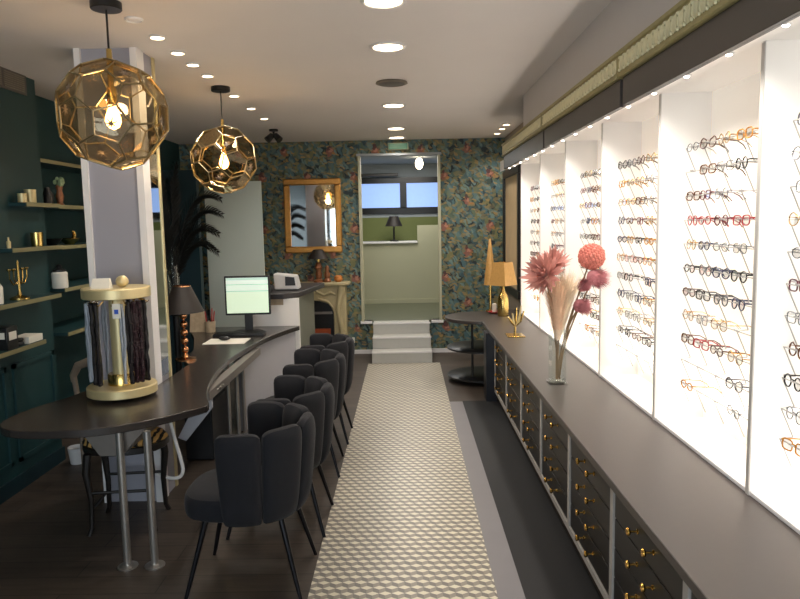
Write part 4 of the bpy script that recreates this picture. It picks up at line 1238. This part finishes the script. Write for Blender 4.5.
for i in range(22):
    q = V((r_.uniform(-1, 1), r_.uniform(-1, 1), r_.uniform(-.6, 1))).normalized() * .03
    b.ball(V((0, 0, .175)) + q, .014, 6)
b.build('plant_tuft', mat('pale_green_leaves', '#8fa078', .8), fv)
pot('gold_tumbler', -2.51, 4.70, 1.583, [(.036, 0), (.04, .095), (.037, .095), (.033, .008)], M['gold'], 'gold tumbler on the third shelf of the left wall', 'tumbler')
pot('tiny_bottle', -2.51, 4.36, 1.583, [(.012, 0), (.014, .04), (.006, .05), (.006, .07)], M['champagne'], 'tiny pale bottle at near end of the third shelf', 'bottle')
gb = empty('gold_bird_bowl', (-2.56, 5.26, 1.578)); tag(gb, 'gold bird-shaped bowl on the third shelf beside the pillar', 'bowl')
MB().lathe([(.03, 0), (.075, .045), (.07, .05), (.03, .01)], 18).build('bowl', M['gold'], gb)
MB().tube([(0, .05, .03), (0, .085, .07), (0, .07, .10), (0, .05, .105)], [.016, .014, .012, .004], 8).build('bird_neck', M['gold'], gb)
pot('black_bowl', -2.6, 5.08, 1.578, [(.03, 0), (.07, .05), (.065, .05), (.025, .008)], M['black'], 'black bowl left of the gold bird bowl', 'bowl')
cdl = empty('candelabrum', (-2.5, 4.42, 1.25)); tag(cdl, 'gold multi-arm candelabrum on the left wall shelf', 'candelabrum')
MB().lathe([(.06, 0), (.06, .012), (.015, .03), (.008, .06), (.008, .24), (.003, .255)], 16).build('stem', M['gold'], cdl)
for sg in (-1, 1):
    for R_ in (.05, .1):
        a_ = MB().tube([(0, 0, .12), (sg * 0 + 0, sg * R_ * .6, .10), (0, sg * R_, .14), (0, sg * R_, .19)], .005, 6).build('arm', M['gold'], cdl)
        MB().lathe([(.006, 0), (.014, .012), (.014, .018)], 10, (0, sg * R_, .185)).build('candle_cup', M['gold'], a_)
cj = empty('cream_jar', (-2.52, 4.99, 1.27)); tag(cj, 'cream ceramic jar with black lid on the left wall shelf', 'jar')
MB().lathe([(.05, 0), (.055, .01), (.055, .11), (.045, .12)], 20).build('jar_body', M['card_cream'], cj) if 'card_cream' in M else MB().lathe([(.05, 0), (.055, .01), (.055, .11), (.045, .12)], 20).build('jar_body', M['paper'], cj)
MB().lathe([(.046, .12), (.046, .135), (.015, .145), (.02, .165), (.004, .175)], 20).build('lid', M['black'], cj)
rb = empty('red_bottle', (-2.5, 4.18, 1.25)); tag(rb, 'white bottle with red cap at the near end of the shelf', 'bottle')
MB().lathe([(.03, 0), (.032, .1), (.015, .13)], 14).build('bottle_body', M['paper'], rb)
MB().lathe([(.016, .125), (.016, .17)], 12).build('bottle_cap', M['red'], rb)
bb_ = empty('black_box', (-2.5, 4.2, .965)); tag(bb_, 'black box with pale label on the lowest left shelf', 'box')
MB().box(-.05, -.06, 0, .06, .06, .14).build('box_body', M['black'], bb_, bevel=.004)
MB().box(-.02, -.062, .07, .045, -.06, .11).box(.06, -.04, .06, .062, .04, .11).build('label', M['paper'], bb_)
tag(MB().box(-.06, -.08, 0, .06, .09, .045).build('white_carton', M['paper'], loc=(-2.5, 4.46, .965), bevel=.003), 'flat white carton on the lowest left shelf', 'box')
sg_ = empty('dark_case', (-2.5, 4.31, .965)); tag(sg_, 'dark spectacle case between black box and white carton', 'case')
MB().box(-.05, -.035, 0, .05, .035, .025).build('case_base', M['darkplastic'], sg_, bevel=.008)
MB().box(-.05, -.035, .026, .05, .035, .05).build('case_lid', M['darkplastic'], sg_, bevel=.01)

# ================================================================ LIGHT
def area(name, loc, rot, sx, sy, e, col):
    l = bpy.data.lights.new(name, 'AREA'); l.shape = 'RECTANGLE'; l.size = sx; l.size_y = sy; l.energy = e; l.color = col
    o = bpy.data.objects.new(name, l); COL.objects.link(o); o.location = loc; o.rotation_euler = rot
    return o
area('window_daylight', (-.6, -1.85, 1.4), (PI / 2, 0, 0), 3.0, 2.1, 110, (.84, .91, 1))
area('back_room_light', (0, 10.2, 2.6), (0, 0, 0), .8, .8, 25, (1, .96, .88))
wd = bpy.data.worlds.new('World'); S.world = wd; wd.use_nodes = True
bg = wd.node_tree.nodes['Background']
sk = nd(wd.node_tree, 'ShaderNodeTexSky', sky_type='HOSEK_WILKIE')
wd.node_tree.links.new(sk.outputs[0], bg.inputs['Color'])
bg.inputs['Strength'].default_value = .6

# ================================================================ CAMERA
cm = bpy.data.cameras.new('camera'); co = bpy.data.objects.new('camera', cm); COL.objects.link(co)
R = Matrix(((0.999784, 0.018549, 0.009328), (0.007201, 0.111614, -0.993726), (-0.019474, 0.993578, 0.111456)))
co.matrix_world = Matrix.Translation((0, 0, 1.7)) @ R.to_4x4()
cm.sensor_width = 36; cm.lens = 36 * 690 / 800; cm.clip_start = .05
S.camera = co
S.view_settings.view_transform = 'Standard'
S.view_settings.look = 'None'
S.view_settings.exposure = .1
